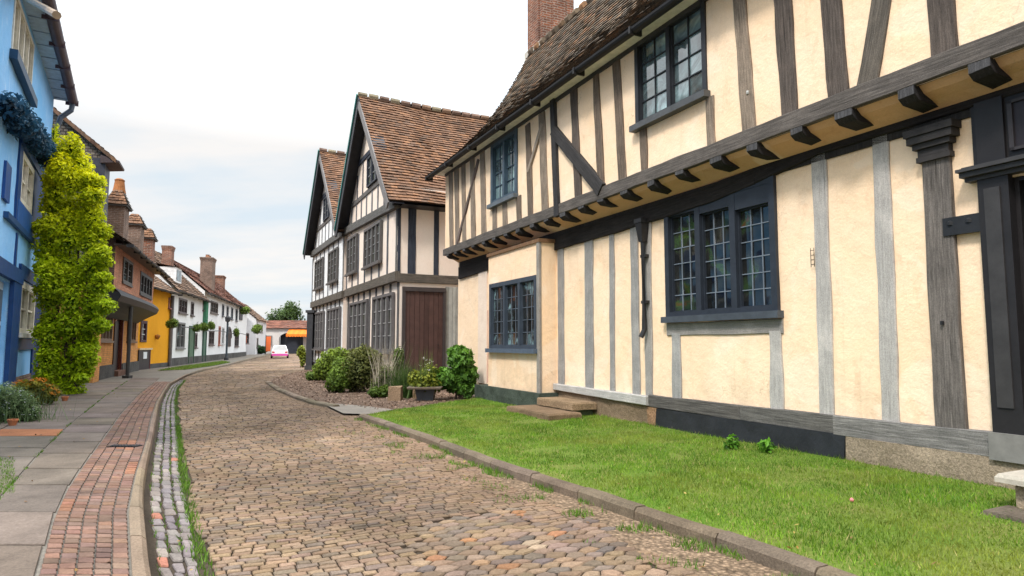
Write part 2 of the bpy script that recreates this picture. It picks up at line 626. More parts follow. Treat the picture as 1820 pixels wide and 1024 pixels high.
def window(root, P, u0, u1, z0, z1, off=0.0, lights=2, cols=2, rows=4, fw=.08, mw=.06, fcol=SLATEC, bcol=None, proud=.03,
           recess=.05, bw=.018, sill=None, sill_out=.10, glass=None, tops=None, sillcol=None, sill_h=.09, name='window'):
    mb = MB()
    bk = off - recess - .01
    mb.pbox(P, u0, u0 + fw, z0, z1, bk, off + proud, fcol)
    mb.pbox(P, u1 - fw, u1, z0, z1, bk, off + proud, fcol)
    mb.pbox(P, u0 + fw, u1 - fw, z0, z0 + fw * .7, bk, off + proud - .003, fcol)
    mb.pbox(P, u0 + fw, u1 - fw, z1 - fw, z1, bk, off + proud - .003, fcol)
    iu0, iu1, iz0, iz1 = u0 + fw, u1 - fw, z0 + fw * .7, z1 - fw
    lw = (iu1 - iu0 - mw * (lights - 1)) / lights
    gs, br = [], MB()
    for k in range(lights):
        a = iu0 + k * (lw + mw)
        if k:
            mb.pbox(P, a - mw, a, iz0, iz1, bk, off + proud - .006, fcol)
        s = .02                                     # casement
        top = iz1 if not tops else tops[k]
        if top < iz1 - .01:
            mb.pbox(P, a, a + lw, top, iz1, bk, off + proud - .012, fcol)
        for x0, x1, y0, y1 in ((a, a + s, iz0, top), (a + lw - s, a + lw, iz0, top), (a + s, a + lw - s, iz0, iz0 + s), (a + s, a + lw - s, top - s, top)):
            mb.pbox(P, x0, x1, y0, y1, bk, off - .012, fcol)
        g = MB()
        gs.append(g)
        panes(g, P, a + s, a + lw - s, iz0 + s, top - s, off - recess, cols, rows)
        if cols * rows > 1:
            bars(br, P, a + s, a + lw - s, iz0 + s, top - s, off - recess + .006, cols, rows, bw, bcol or fcol)
    w = mb.build(name, PAINT, root)
    for g in gs:
        g.build('glass', glass or GLASS, w)
    if br.f:
        br.build('glazing_bars', PAINT, w)
    if sill is not None:
        sb = MB()
        a, b = sill
        sb.pbox(P, u0 - a, u1 + b, z0 - sill_h, z0 - .002, off - .02, off + sill_out, sillcol or fcol)
        sb.build('sill', PAINT, w)
    return w


def tiles(mb, eL, eR, rR, rL, tw, ex, pal, th=.022, sag=None, jit=1.0, seed=1):
    """courses of real lapped tiles between an eave line and a ridge line"""
    eL, eR, rR, rL = map(V, (eL, eR, rR, rL))
    rnd = random.Random(seed)
    W = max((eR - eL).length, (rR - rL).length)
    H = max((rL - eL).length, (rR - eR).length)
    nr, nc = max(2, int(round(H / ex))), max(2, int(round(W / tw)))
    nrm = (eR - eL).cross(rL - eL).normalized()
    if nrm.z < 0:
        nrm = -nrm

    def S(x, y):
        p = (eL * (1 - x) + eR * x) * (1 - y) + (rL * (1 - x) + rR * x) * y
        if sag:
            p = p + nrm * sag(x, y)
        return p
    for r in range(nr):
        v0, v1 = r / nr, min(1.0, (r + 1.15) / nr)
        sh = .5 * (r % 2)
        for c in range(-1, nc):
            x0, x1 = (c + sh) / nc, (c + 1 + sh) / nc
            x0, x1 = max(0, x0), min(1, x1)
            if x1 - x0 < .15 / nc:
                continue
            j = rnd.uniform(-.12, .12) * jit / nr
            vv = max(0, v0 + j) if r else v0 + min(0, j)
            up = nrm * (th * rnd.uniform(.8, 1.5))
            tl = nrm * (rnd.uniform(-.006, .006) * jit)
            g = .004 / W * jit
            a, b = S(x0 + g, vv), S(x1 - g, vv)
            d, e = S(x1 - g, v1), S(x0 + g, v1)
            p = rnd.choice(pal)
            k = rnd.uniform(.82, 1.18)
            col = (p[0] * k, p[1] * k, p[2] * k)
            A, B = a + up + tl, b + up - tl
            mb.poly([A, B, d, e], col)
            dk = (col[0] * .4, col[1] * .4, col[2] * .4)  # front edge tinted dark to draw the shadow line of each course
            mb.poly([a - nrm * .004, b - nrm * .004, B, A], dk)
    n = 12
    for i in range(n):
        for k in range(6):
            mb.poly([S(i / n, k / 6) - nrm * .03, S((i + 1) / n, k / 6) - nrm * .03, S((i + 1) / n, (k + 1) / 6) - nrm * .03, S(i / n, (k + 1) / 6) - nrm * .03], (.03, .025, .02))


def ridge_tiles(mb, a, b, r=.11, L=.4, pal=((.2, .09, .05),), sag=0.0):
    a, b = V(a), V(b)
    n = max(1, int((b - a).length / L))
    for i in range(n):
        t0, t1 = i / n, (i + 1) / n
        p, q = a.lerp(b, t0), a.lerp(b, t1 - .01)
        p = p - V((0, 0, sag * math.sin(PI * t0)))
        q = q - V((0, 0, sag * math.sin(PI * t1)))
        c = random.choice(pal)
        k = random.uniform(.8, 1.2)
        rr = r * random.uniform(.92, 1.1)
        mb.tube([p, q], rr, 8, (c[0] * k, c[1] * k, c[2] * k))


PAL_DARK = ((.155, .115, .08), (.175, .13, .09), (.14, .108, .08), (.195, .145, .098), (.165, .115, .075), (.23, .145, .085), (.10, .08, .062), (.27, .15, .08), (.12, .095, .07))
PAL_ORANGE = ((.235, .122, .07), (.27, .138, .075), (.195, .108, .068), (.235, .13, .08), (.165, .098, .066), (.215, .115, .07))
PAL_RED = ((.26, .11, .075), (.30, .13, .085), (.21, .09, .065), (.24, .12, .09))
PAL_BROWN = ((.20, .13, .09), (.24, .15, .10), (.17, .11, .08), (.27, .16, .10))


def stack(mb, P, u0, u1, z0, z1, o0, o1, corb=.06):
    mb.pbox(P, u0, u1, z0, z1, o0, o1)
    for k in range(3):
        c = corb * (k + 1) / 3
        mb.pbox(P, u0 - c, u1 + c, z1 - .32 + .1 * k, z1 - .22 + .1 * k, o0 - c, o1 + c)


def gutter(root, P, u0, u1, z, off, r=.07, col=(.02, .02, .022), name='gutter', nseg=14):
    mb = MB()
    n = 8
    pr = [(math.cos(PI + PI * k / n) * r, math.sin(PI + PI * k / n) * r) for k in range(n + 1)]
    for i in range(nseg):
        a, b = u0 + (u1 - u0) * i / nseg, u0 + (u1 - u0) * (i + 1) / nseg
        da, db = .02 * nz(a * .5, 3), .02 * nz(b * .5, 3)
        for k in range(n):
            mb.poly([P.at(a, z + da + pr[k][1], off + pr[k][0]), P.at(b, z + db + pr[k][1], off + pr[k][0]),
                     P.at(b, z + db + pr[k + 1][1], off + pr[k + 1][0]), P.at(a, z + da + pr[k + 1][1], off + pr[k + 1][0])], col)
    m = max(2, int((u1 - u0) / 1.6))
    for i in range(m + 1):
        u = u0 + (u1 - u0) * i / m
        mb.pbox(P, u - .02, u + .02, z - r - .012, z + .02, off - r - .06, off + r + .012, col)
    return mb.build(name, PAINT, root)


# ------------------------------------------------------------------ foliage
def foliage(mb, blobs, n, size, cd, cl, up=.35, shell=.5, seed=0, asp=.55, core=True, zcol=None, zmin=.01, lift=0.0):
    R = np.random.default_rng(seed + 100)
    B = np.array([[*c, *(r if isinstance(r, (tuple, list)) else (r, r, r))] for c, r in blobs], dtype=float)
    wgt = (B[:, 3] * B[:, 4] * B[:, 5]) ** (2 / 3)
    k = R.choice(len(B), n, p=wgt / wgt.sum())
    d = R.normal(size=(n, 3))
    d /= np.linalg.norm(d, axis=1)[:, None]
    rho = shell + (1.08 - shell) * R.random(n) ** .7
    lump = 1 + .14 * np.sin(d[:, 0] * 7 + k) * np.cos(d[:, 2] * 6 + k * 2)
    pos = B[k, :3] + d * B[k, 3:] * (rho * lump)[:, None]
    keep = pos[:, 2] > zmin
    pos, d, rho, k = pos[keep], d[keep], rho[keep], k[keep]
    n = len(pos)
    nr = d * .7 + R.normal(size=(n, 3)) * .55 + np.array([0, 0, up])
    nr /= np.linalg.norm(nr, axis=1)[:, None]
    t = np.cross(nr, R.normal(size=(n, 3)))
    t /= np.linalg.norm(t, axis=1)[:, None]
    b = np.cross(nr, t)
    s = (size * (.65 + .7 * R.random(n)))[:, None]
    q = np.stack([pos - t * s * .5, pos + b * s * asp * .5 + nr * s * .06, pos + t * s * .5, pos - b * s * asp * .5 + nr * s * .06], 1).reshape(-1, 3)
    lt = np.clip((rho - shell) / (1.08 - shell) * .55 + .28 * d[:, 2] + .45 * (R.random(n) - .35) + lift, 0, 1)[:, None]  # light factor: outer and upper leaves are tinted paler as if lit
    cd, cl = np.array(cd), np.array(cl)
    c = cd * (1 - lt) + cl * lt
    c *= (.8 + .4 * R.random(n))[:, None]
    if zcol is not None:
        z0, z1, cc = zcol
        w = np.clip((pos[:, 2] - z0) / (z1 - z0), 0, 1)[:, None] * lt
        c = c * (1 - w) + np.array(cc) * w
    mb.add_np(q, 4, c)
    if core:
        dk = tuple((cd * .45).tolist())  # core tinted dark to stand in for shade among the leaves
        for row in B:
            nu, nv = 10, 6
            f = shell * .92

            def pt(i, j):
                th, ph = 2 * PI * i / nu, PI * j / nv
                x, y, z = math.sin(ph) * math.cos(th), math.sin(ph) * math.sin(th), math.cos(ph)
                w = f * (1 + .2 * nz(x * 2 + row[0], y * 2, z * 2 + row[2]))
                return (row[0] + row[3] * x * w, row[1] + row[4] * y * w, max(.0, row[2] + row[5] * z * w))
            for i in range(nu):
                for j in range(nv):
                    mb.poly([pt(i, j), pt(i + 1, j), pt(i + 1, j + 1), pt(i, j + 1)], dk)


def blades(mb, base, h, w, lean, c1, c2, seed=0):
    R = np.random.default_rng(seed + 500)
    base = np.asarray(base, dtype=float)
    n = len(base)
    th = R.random(n) * 2 * PI
    d = np.stack([np.cos(th), np.sin(th), np.zeros(n)], 1)
    ph = R.random(n) * 2 * PI
    e = np.stack([np.cos(ph), np.sin(ph), np.zeros(n)], 1)
    hh = (h * (.5 + R.random(n)))[:, None] if np.isscalar(h) else (np.asarray(h) * (.5 + R.random(n)))[:, None]
    ww = w * (.6 + .8 * R.random(n))[:, None]
    tip = base + np.array([0, 0, 1]) * hh + e * hh * lean * R.random(n)[:, None]
    q = np.stack([base - d * ww / 2, base + d * ww / 2, tip], 1).reshape(-1, 3)
    t = R.random(n)[:, None]
    c1, c2 = np.array(c1), np.array(c2)
    c = c1 * (1 - t) + c2 * t
    mb.add_np(q, 3, c)


def inpoly(x, y, poly):
    ins = np.zeros(len(x), bool)
    m = len(poly)
    for i in range(m):
        (x0, y0), (x1, y1) = poly[i], poly[(i + 1) % m]
        c = ((y0 > y) != (y1 > y)) & (x < (x1 - x0) * (y - y0) / (y1 - y0 + 1e-12) + x0)
        ins ^= c
    return ins


def line_y(pts):
    """x as a function of y along a surveyed line"""
    p = sorted((q.y, q.x) for q in pts)
    ys, xs = [a for a, _ in p], [b for _, b in p]
    e0 = (xs[1] - xs[0]) / (ys[1] - ys[0])
    e1 = (xs[-1] - xs[-2]) / (ys[-1] - ys[-2])

    def f(y):
        if y <= ys[0]:
            return xs[0] + e0 * (y - ys[0])
        if y >= ys[-1]:
            return xs[-1] + e1 * (y - ys[-1])
        return float(np.interp(y, ys, xs))
    return f


def sheet(name, pts, mat, z=None, kind='structure'):
    mb = MB()
    mb.poly([V((p[0], p[1], z if z is not None else p[2])) for p in pts])
    o = mb.build(name, mat)
    o['kind'] = kind
    return o
# ================================================================== THE GROUND
D_ST = V((-.43647555, .89971612, 0))            # the street runs away along this
N_ST = V((.89971612, .43647555, 0))             # across it, to the right
EARTH = m_ground('earth', (.12, .095, .06), (.09, .10, .04), .6, 14, .03)
JOINT = m_ground('joint_soil', (.05, .038, .028), (.08, .06, .042), 2, 30, .02)
PAVE = m_ground('pavement_base', (.17, .15, .125), (.215, .19, .16), .5, 12, .01)
GRAVEL = m_ground('gravel', (.21, .135, .095), (.28, .19, .14), .9, 25, .03, 26)
TURF = m_ground('turf', (.10, .18, .02), (.17, .19, .045), 1.1, 30, .03)
VERGE = m_ground('sandy_verge', (.34, .235, .155), (.26, .18, .115), 1.5, 22, .02, 30)

sheet('ground', [(-700, -300), (700, -300), (700, 900), (-700, 900)], EARTH, -.06)
sheet('road', [(-90, -8), (14, -8), (14, 60), (-6, 150), (-90, 150)], JOINT, 0.0)

K_IN = [G(*p, .1) for p in ((240, 1090), (235, 1019), (229, 909), (236, 871), (244, 836), (256, 801), (263, 775), (267, 751), (271, 736), (279, 713), (288, 698), (298, 682), (327, 667), (358, 656), (404, 647), (442, 637), (478, 629.5))]
K_OUT = [G(*p) for p in ((280, 1090), (267, 1015), (256, 909), (257, 871), (262, 836), (269, 801), (274, 775), (278, 751), (283, 721), (292, 701), (302, 686), (329, 670), (360, 660), (406, 650), (444, 639.5), (480, 631.5))]
kin, kout = line_y(K_IN), line_y(K_OUT)
gut_r = line_y([G(*p) for p in ((366, 1060), (358, 1019), (340, 925), (331, 890), (321, 832), (318, 782), (313, 744), (312, 713), (316, 690), (332, 673))])
gra_r = line_y([G(*p) for p in ((392, 1060), (381, 1019), (358, 978), (348, 925), (335, 871), (323, 794), (317, 744), (315, 713), (319, 690), (334, 673))])
brk_l = line_y([G(*p, .1) for p in ((50, 1070), (69, 1019), (96, 921), (119, 871), (150, 825), (185, 778), (215, 736), (246, 702), (269, 684))])
flg_l = line_y([G(*p, .1) for p in ((-118, 1020), (6, 875), (70, 806), (120, 757), (188, 703), (222, 680))])

ys = list(np.linspace(1.5, 26, 40)) + list(np.linspace(28, 92, 30))
pv = [(kin(y) + .03, y) for y in ys] + [(-90, 95), (-90, 1.5)]
sheet('pavement', pv, PAVE, .085)


def cell(mb, P4, h, ch, col, z, tiltx=0, dome=0, rnd=0):
    """a stone with eased edges on a four cornered plan"""
    c = sum(P4, V((0, 0, 0))) / len(P4)
    if rnd:
        Q = []
        for i in range(4):
            a, p, b = P4[i - 1], P4[i], P4[(i + 1) % 4]
            Q += [p.lerp(a, rnd * random.uniform(.6, 1.3)), p.lerp(b, rnd * random.uniform(.6, 1.3))]
        P4 = Q
    lo = [V((p.x, p.y, z - .04)) for p in P4]
    m = [V((p.x, p.y, z + h - ch * .6)) for p in P4]
    tz = [random.uniform(-tiltx, tiltx) for _ in P4]
    hi = [V((p.x, p.y, z + h + t)) + (V((c.x - p.x, c.y - p.y, 0)).normalized() * ch) for p, t in zip(P4, tz)]
    if dome:
        ce = V((c.x, c.y, z + h + dome))
        for i in range(len(hi)):
            mb.poly([hi[i], hi[(i + 1) % len(hi)], ce], col)
    else:
        mb.poly(hi, col)
    for i in range(len(hi)):
        j = (i + 1) % len(hi)
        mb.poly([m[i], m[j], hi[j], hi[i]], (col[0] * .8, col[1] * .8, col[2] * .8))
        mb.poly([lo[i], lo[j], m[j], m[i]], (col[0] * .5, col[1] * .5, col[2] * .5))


def vary(p, k=.2):
    f = random.uniform(1 - k, 1 + k)
    return (p[0] * f, p[1] * f * random.uniform(.96, 1.04), p[2] * f * random.uniform(.92, 1.06))


# brick band of the pavement
mb = MB()
y = 2.6
while y < 24.5:
    p = .085 + .0045 * y
    for c in range(5):
        def X(t, yy): return brk_l(yy) + (kin(yy) - .015 - brk_l(yy)) * t
        a, b = c / 5, (c + 1) / 5
        o = .03 * nz(c * 3.1, y)
        g = .006
        col = vary(random.choice(((.212, .122, .09), (.195, .117, .09), (.225, .126, .09), (.175, .11, .087), (.205, .13, .1))), .16)
        if nz(y * .6, c * 2) > .42:
            col = vary((.27, .13, .08), .12)
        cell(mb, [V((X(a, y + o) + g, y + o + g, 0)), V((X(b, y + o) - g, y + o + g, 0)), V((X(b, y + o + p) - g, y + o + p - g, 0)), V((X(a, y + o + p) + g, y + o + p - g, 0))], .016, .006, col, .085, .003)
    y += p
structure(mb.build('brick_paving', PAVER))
# flagstones
mb = MB()
y = 2.2
fa = (.165, .13, .106)
while y < 27:
    L = random.uniform(.75, 1.15)
    g = .012
    a, b, c2, d = flg_l(y), brk_l(y), brk_l(y + L), flg_l(y + L)
    cell(mb, [V((a + g, y + g, 0)), V((b - g - .01, y + g, 0)), V((c2 - g - .01, y + L - g, 0)), V((d + g, y + L - g, 0))], .014, .008, vary(fa, .13), .085, .003)
    y += L
for k, wd in ((1, 1.05), (2, .8), (3, 1.2), (4, 1.0)):
    y = 3.0 + .37 * k
    while y < 24:
        L = random.uniform(.6, 1.2)
        off0 = (0, 1.05, 1.85, 3.05, 4.05)[k - 1]
        a = [V((flg_l(yy) - off0 - (wd if i in (0, 3) else 0) + (g if i in (0, 3) else -g), yy + (g if i < 2 else -g), 0)) for i, yy in enumerate((y, y, y + L, y + L))]
        red = k == 1 and 9.9 < y < 10.9
        cell(mb, a, .012, .008, vary((.36, .15, .07) if red else random.choice((fa, (.15, .121, .1), (.18, .143, .118))), .12), .085, .003)
        y += L
structure(mb.build('flagstone_paving', PAVER))
# left kerb
mb = MB()
y = 2.0
while y < 90:
    L = random.uniform(.85, 1.15) * (1 if y < 26 else 2.5)
    col = vary((.84, .76, .74) if y < 30 else (.7, .68, .66), .1)
    n = 4
    for i in range(n):
        y0, y1 = y + .012 + (L - .02) * i / n, y + .012 + (L - .02) * (i + 1) / n
        prof = lambda yy: [V((kin(yy), yy, .05)), V((kin(yy), yy, .104)), V((kin(yy) + .014, yy, .112)), V((max(kin(yy) + .03, kout(yy) - .055), yy, .108)), V((max(kin(yy) + .05, kout(yy) - .02), yy, .085)), V((kout(yy), yy, -.02))]
        A, B = prof(y0), prof(y1)
        for k in range(5):
            mb.poly([A[k], A[k + 1], B[k + 1], B[k]], col)
        if i == 0:
            mb.poly(A, col)
        if i == n - 1:
            mb.poly(B, col)
    y += L
structure(mb.build('kerb', KERB))
# gutter of worn setts
mb = MB()
y = 2.4
while y < 27:
    p = .17 + .006 * y
    for c in range(3):
        def X(t, yy): return kout(yy) + .05 + (gut_r(yy) - kout(yy) - .06) * t
        a, b = c / 3, (c + 1) / 3
        o = .5 * p * (c % 2) + .02 * random.uniform(-1, 1)
        g = .010
        pts = [V((X(a, y + o) + g, y + o + g, 0)), V((X(b, y + o) - g, y + o + g, 0)), V((X(b, y + o + p) - g, y + o + p - g, 0)), V((X(a, y + o + p) + g, y + o + p - g, 0))]
        pts = [q + V((random.uniform(-.012, .012), random.uniform(-.012, .012), 0)) for q in pts]
        col = vary(random.choice(((.20, .17, .16), (.23, .195, .185), (.175, .15, .15), (.25, .21, .19))), .15)
        if random.random() < .008:
            col = (.38, .16, .11)
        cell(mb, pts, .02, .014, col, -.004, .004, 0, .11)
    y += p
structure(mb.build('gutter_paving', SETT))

# carriageway setts, laid in rows square across the street
A_LEFT = sorted([(q.dot(D_ST), q.dot(N_ST)) for q in [V((gra_r(y), y, 0)) for y in np.linspace(1.5, 26, 40)] + [V((kout(y) + .05, y, 0)) for y in np.linspace(28, 92, 30)]])
R_PX = [(1450, 1110), (1250, 1030), (1190, 1000), (1090, 955), (985, 905), (880, 850), (790, 805), (700, 765), (640, 742), (592, 726), (558, 721), (527, 711), (500, 700), (474, 682), (520, 668), (560, 655)]
RP = [G(*p) for p in R_PX] + [V((-8, 60, 0)), V((-10, 130, 0))]
A_RIGHT = sorted([(q.dot(D_ST), q.dot(N_ST)) for q in RP])
bl = lambda a: float(np.interp(a, [p[0] for p in A_LEFT], [p[1] for p in A_LEFT]))
br = lambda a: float(np.interp(a, [p[0] for p in A_RIGHT], [p[1] for p in A_RIGHT]))
BIG = [(q.x, q.y) for q in (G(600, 1100), G(690, 1010), (G(800, 925)), G(930, 905), G(1060, 950), G(1200, 1020), G(1400, 1100))]
PAL_SETT = ((.222, .148, .096), (.187, .131, .091), (.245, .166, .108), (.168, .125, .095), (.207, .140, .089), (.230, .156, .109))
PAL_BIG = ((.222, .148, .096), (.187, .131, .091), (.245, .166, .108), (.168, .125, .095), (.207, .140, .089), (.230, .156, .109), (.27, .17, .10), (.30, .15, .075), (.125, .10, .088), (.29, .21, .14), (.18, .13, .105), (.23, .16, .12), (.15, .115, .10), (.21, .145, .115), (.22, .14, .10))
mb = MB()


def warp(p, s=1.0):
    return p + V((.07 * nz(p.x * .9, p.y * .9) + .016 * nz(p.x * 3.1, p.y * 3.1, 4), .08 * nz(p.x * .8, p.y * .8, 9) + .018 * nz(p.x * 3.3, p.y * 3.3, 14), 0)) * s


def inbig(p):
    return bool(inpoly(np.array([p.x + .35 * nz(p.x * 2.3, p.y * 2.3)]), np.array([p.y + .35 * nz(p.y * 2.3, p.x * 2.3)]), BIG)[0])


def lay(a0, a1, pitch, w, big, pal, gap, kv):
    a = a0
    r = 0
    while a < a1:
        b0, b1 = bl(a + pitch / 2), br(a + pitch / 2)
        b = b0 + random.uniform(-w, 0)
        while b < b1:
            ww = w * random.uniform(.75, 1.3)
            c = D_ST * (a + pitch / 2) + N_ST * (b + ww / 2)
            bb0, bb1 = max(b, b0), min(b + ww, b1)
            if bb1 - bb0 > w * .3 and (big is None or inbig(c) == big):
                g = gap
                P4 = [D_ST * (a + g) + N_ST * (bb0 + g), D_ST * (a + g) + N_ST * (bb1 - g), D_ST * (a + pitch - g) + N_ST * (bb1 - g), D_ST * (a + pitch - g) + N_ST * (bb0 + g)]
                P4 = [warp(q) for q in P4]
                if big:
                    P4 = [q + V((random.uniform(-.016, .016), random.uniform(-.016, .016), 0)) + N_ST * (.026 if ii % 3 else -.035) for ii, q in enumerate(P4)]
                if c.y < 40 or True:
                    k = 1 - .13 * math.exp(-((b - b0 - 1.3) / .35) ** 2) - .13 * math.exp(-((b - b0 - 2.75) / .35) ** 2) + .35 * nz(c.x * .35, c.y * .35, 2) + .12 * nz(c.x * 1.3, c.y * 1.3, 7)
                    col = vary(random.choice(pal), kv)
                    edge = min(1, max(0, (b1 - c.dot(N_ST)) / 1.2))
                    col = tuple(x * k for x in col)
                    if edge < 1 and c.y < 20:
                        s_ = (.26, .165, .105)
                        col = tuple(x * (.5 + .5 * edge) + y_ * (.5 - .5 * edge) for x, y_ in zip(col, s_))
                    cell(mb, P4, .02 + .006 * nz(c.x * 5, c.y * 5), .009 if c.y < 20 else .02, col, 0.0, .004, 0, .05 if c.y < 12 else 0)
            b += ww
        a += pitch
        r += 1


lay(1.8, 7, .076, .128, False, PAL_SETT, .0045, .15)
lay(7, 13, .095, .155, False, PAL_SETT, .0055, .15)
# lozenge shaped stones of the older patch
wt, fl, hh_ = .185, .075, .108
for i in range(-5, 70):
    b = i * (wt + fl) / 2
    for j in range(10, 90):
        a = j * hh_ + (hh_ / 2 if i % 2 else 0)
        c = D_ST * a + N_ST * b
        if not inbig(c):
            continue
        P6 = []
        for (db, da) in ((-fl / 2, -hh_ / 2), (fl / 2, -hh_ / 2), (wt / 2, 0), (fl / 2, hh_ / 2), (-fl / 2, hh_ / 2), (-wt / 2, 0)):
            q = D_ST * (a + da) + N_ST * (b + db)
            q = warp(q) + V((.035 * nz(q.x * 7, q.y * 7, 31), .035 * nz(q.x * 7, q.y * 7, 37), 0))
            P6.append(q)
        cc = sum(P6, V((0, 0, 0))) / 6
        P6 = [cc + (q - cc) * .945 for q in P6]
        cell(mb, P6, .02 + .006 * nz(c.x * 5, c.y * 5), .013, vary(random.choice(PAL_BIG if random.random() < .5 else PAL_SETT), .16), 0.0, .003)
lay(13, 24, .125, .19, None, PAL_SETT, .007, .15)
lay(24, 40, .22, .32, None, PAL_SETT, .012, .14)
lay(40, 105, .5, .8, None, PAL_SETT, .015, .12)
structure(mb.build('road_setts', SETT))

# right hand kerb, verge and lawn
def resample(pts, n):
    L = [0]
    for a, b in zip(pts, pts[1:]):
        L.append(L[-1] + (b - a).length)
    out = []
    for i in range(n + 1):
        s = L[-1] * i / n
        k = max(j for j in range(len(pts)) if L[j] <= s + 1e-9)
        k = min(k, len(pts) - 2)
        t = (s - L[k]) / (L[k + 1] - L[k])
        out.append(pts[k].lerp(pts[k + 1], t))
    return out, L[-1]


def kerb_run(name, pts, mat, sl, w, h, side, tone):
    pts0, L = resample(pts, 200)
    n = max(2, int(L / sl))
    mb = MB()
    for s in range(n):
        i0, i1 = int(200 * s / n), int(200 * (s + 1) / n)
        idx = sorted(set([i0] + list(range(i0, i1, max(1, (i1 - i0) // 3))) + [i1]))
        col = vary(tone, .14)
        dz = random.uniform(-.008, .008)
        prev = None
        for m, i in enumerate(idx):
            t = (pts0[min(i + 1, 200)] - pts0[max(i - 1, 0)])
            t.z = 0
            t.normalize()
            nn = V((t.y, -t.x, 0)) * side
            p = pts0[i].copy()
            if m == 0:
                p += t * .007
            if m == len(idx) - 1:
                p -= t * .007
            p.z = 0
            r = [p - nn * .012 + V((0, 0, -.03)), p - nn * .004 + V((0, 0, h - .03 + dz)), p + nn * .022 + V((0, 0, h + dz)), p + nn * (w - .02) + V((0, 0, h + dz)), p + nn * w + V((0, 0, h - .02 + dz)), p + nn * w + V((0, 0, -.03))]
            r = [q + V((0, 0, .006 * nz(q.x * 4, q.y * 4))) for q in r]
            if prev:
                for k in range(5):
                    mb.poly([prev[k], prev[k + 1], r[k + 1], r[k]], col)
            else:
                mb.poly(r, col)
            prev = r
        mb.poly(prev, col)
    return structure(mb.build(name, mat))


KR = [G(*p, .11) for p in ((638, 736), (700, 757), (760, 778), (820, 800), (880, 823), (960, 848), (1040, 873), (1155, 912), (1298, 957), (1397, 992), (1490, 1026), (1720, 1110))]
kerb_run('kerb', KR, KERB_D, .8, .14, .115, -1, (1.0, .95, .88))
KG = [G(*p, .09) for p in ((472, 678), (490, 690), (520, 703), (555, 714), (592, 721))]
kerb_run('kerb', KG, KERB_D, 1.0, .16, .10, -1, (1.25, 1.2, 1.1))

MAIN = Plane(G(1170, 772), D_ST)
kr, _ = resample(KR, 60)
lawn_z = lambda t, s: .085 + .05 * s + .02 * t * s + .012 * nz(t * 20, s * 5)


def lawn_pt(t, s):
    i = min(59, int(t * 60))
    k = kr[i].lerp(kr[i + 1], t * 60 - i)
    k = V((k.x, k.y, 0)) + V((.09, .05, 0))
    w = MAIN.at(6.65 - t * 15.0, 0, .5 * max(0, 1 - t * 6))
    p = k.lerp(w, s)
    p.z = lawn_z(t, s)
    return p


mb = MB()
for i in range(60):
    for j in range(14):
        mb.poly([lawn_pt(i / 60, j / 14), lawn_pt((i + 1) / 60, j / 14), lawn_pt((i + 1) / 60, (j + 1) / 14), lawn_pt(i / 60, (j + 1) / 14)])
structure(mb.build('lawn', TURF, smooth=True))
pts = []
hh = []
while len(pts) < 120000:
    t, s = random.random() ** .95, random.random()
    p = lawn_pt(t, s)
    bare = nz(p.x * .9, p.y * .9, 3) + .6 * nz(p.x * 2.7, p.y * 2.7, 5)
    e = (s * (lawn_pt(t, 1) - lawn_pt(t, 0)).length)
    if e < .35 and random.random() < (1 - e / .35) * .8:
        continue
    if bare > .5 and random.random() < .8:
        continue
    pts.append((p.x, p.y, p.z - .005))
    hh.append(.034 * (1 + .5 * nz(p.x * 1.2, p.y * 1.2)) * (1.5 if s > .97 else 1))
mb = MB()
blades(mb, pts, hh, .0085, .9, (.05, .14, .009), (.205, .335, .025), 1)
_c = np.array(mb.c)
_p = np.array(pts)
_w = np.array([max(0, min(1, 1.6 * nz(x * .8, y * .8, 17) + .8 * nz(x * 2.4, y * 2.4, 19))) for x, y, z in pts])[:, None]
_c *= np.array([1 + .35 * nz(x * 1.4, y * 1.4, 23) + .2 * nz(x * 5, y * 5, 27) for x, y, z in pts])[:, None]
_dry = RNG.random(len(pts)) < .05
_c[_dry] = np.array((.42, .35, .14))
_c = _c * (1 - .55 * _w) + .55 * _w * np.array((.36, .34, .06)) * (.7 + .5 * _c[:, 1:2])
mb.c = [tuple(c) for c in _c.tolist()]
tag(mb.build('lawn_grass', GRASSM), 'mown green grass growing on the lawn before the half-timbered house', 'grass', kind='stuff')

gp = [V((q.x, q.y, 0)) for q in KG] + [G(600, 727), G(640, 729), G(690, 735), G(860, 726)] + [MAIN.at(6, 0, -.3), V((3, 30, 0)), V((-4, 46, 0)), V((-12.5, 41, 0)), G(535, 662), G(505, 668)]
sheet('gravel_path', gp, GRAVEL, .055)
sheet('kerb_apron', [G(578, 724), G(600, 722), G(655, 727), G(700, 733), G(662, 741), G(640, 741), G(610, 740)], m_stone('apron_stone', (.25, .215, .18), .2, .006, 8, .2), .062)
VP = [G(*p) for p in ((600, 742), (640, 740), (700, 768), (820, 812), (960, 862), (1155, 930), (1298, 980), (1490, 1050), (1720, 1140), (1500, 1140), (1250, 1050), (1090, 970), (985, 920), (880, 865), (790, 818), (700, 776))]
sheet('verge_soil', VP, VERGE, .012)
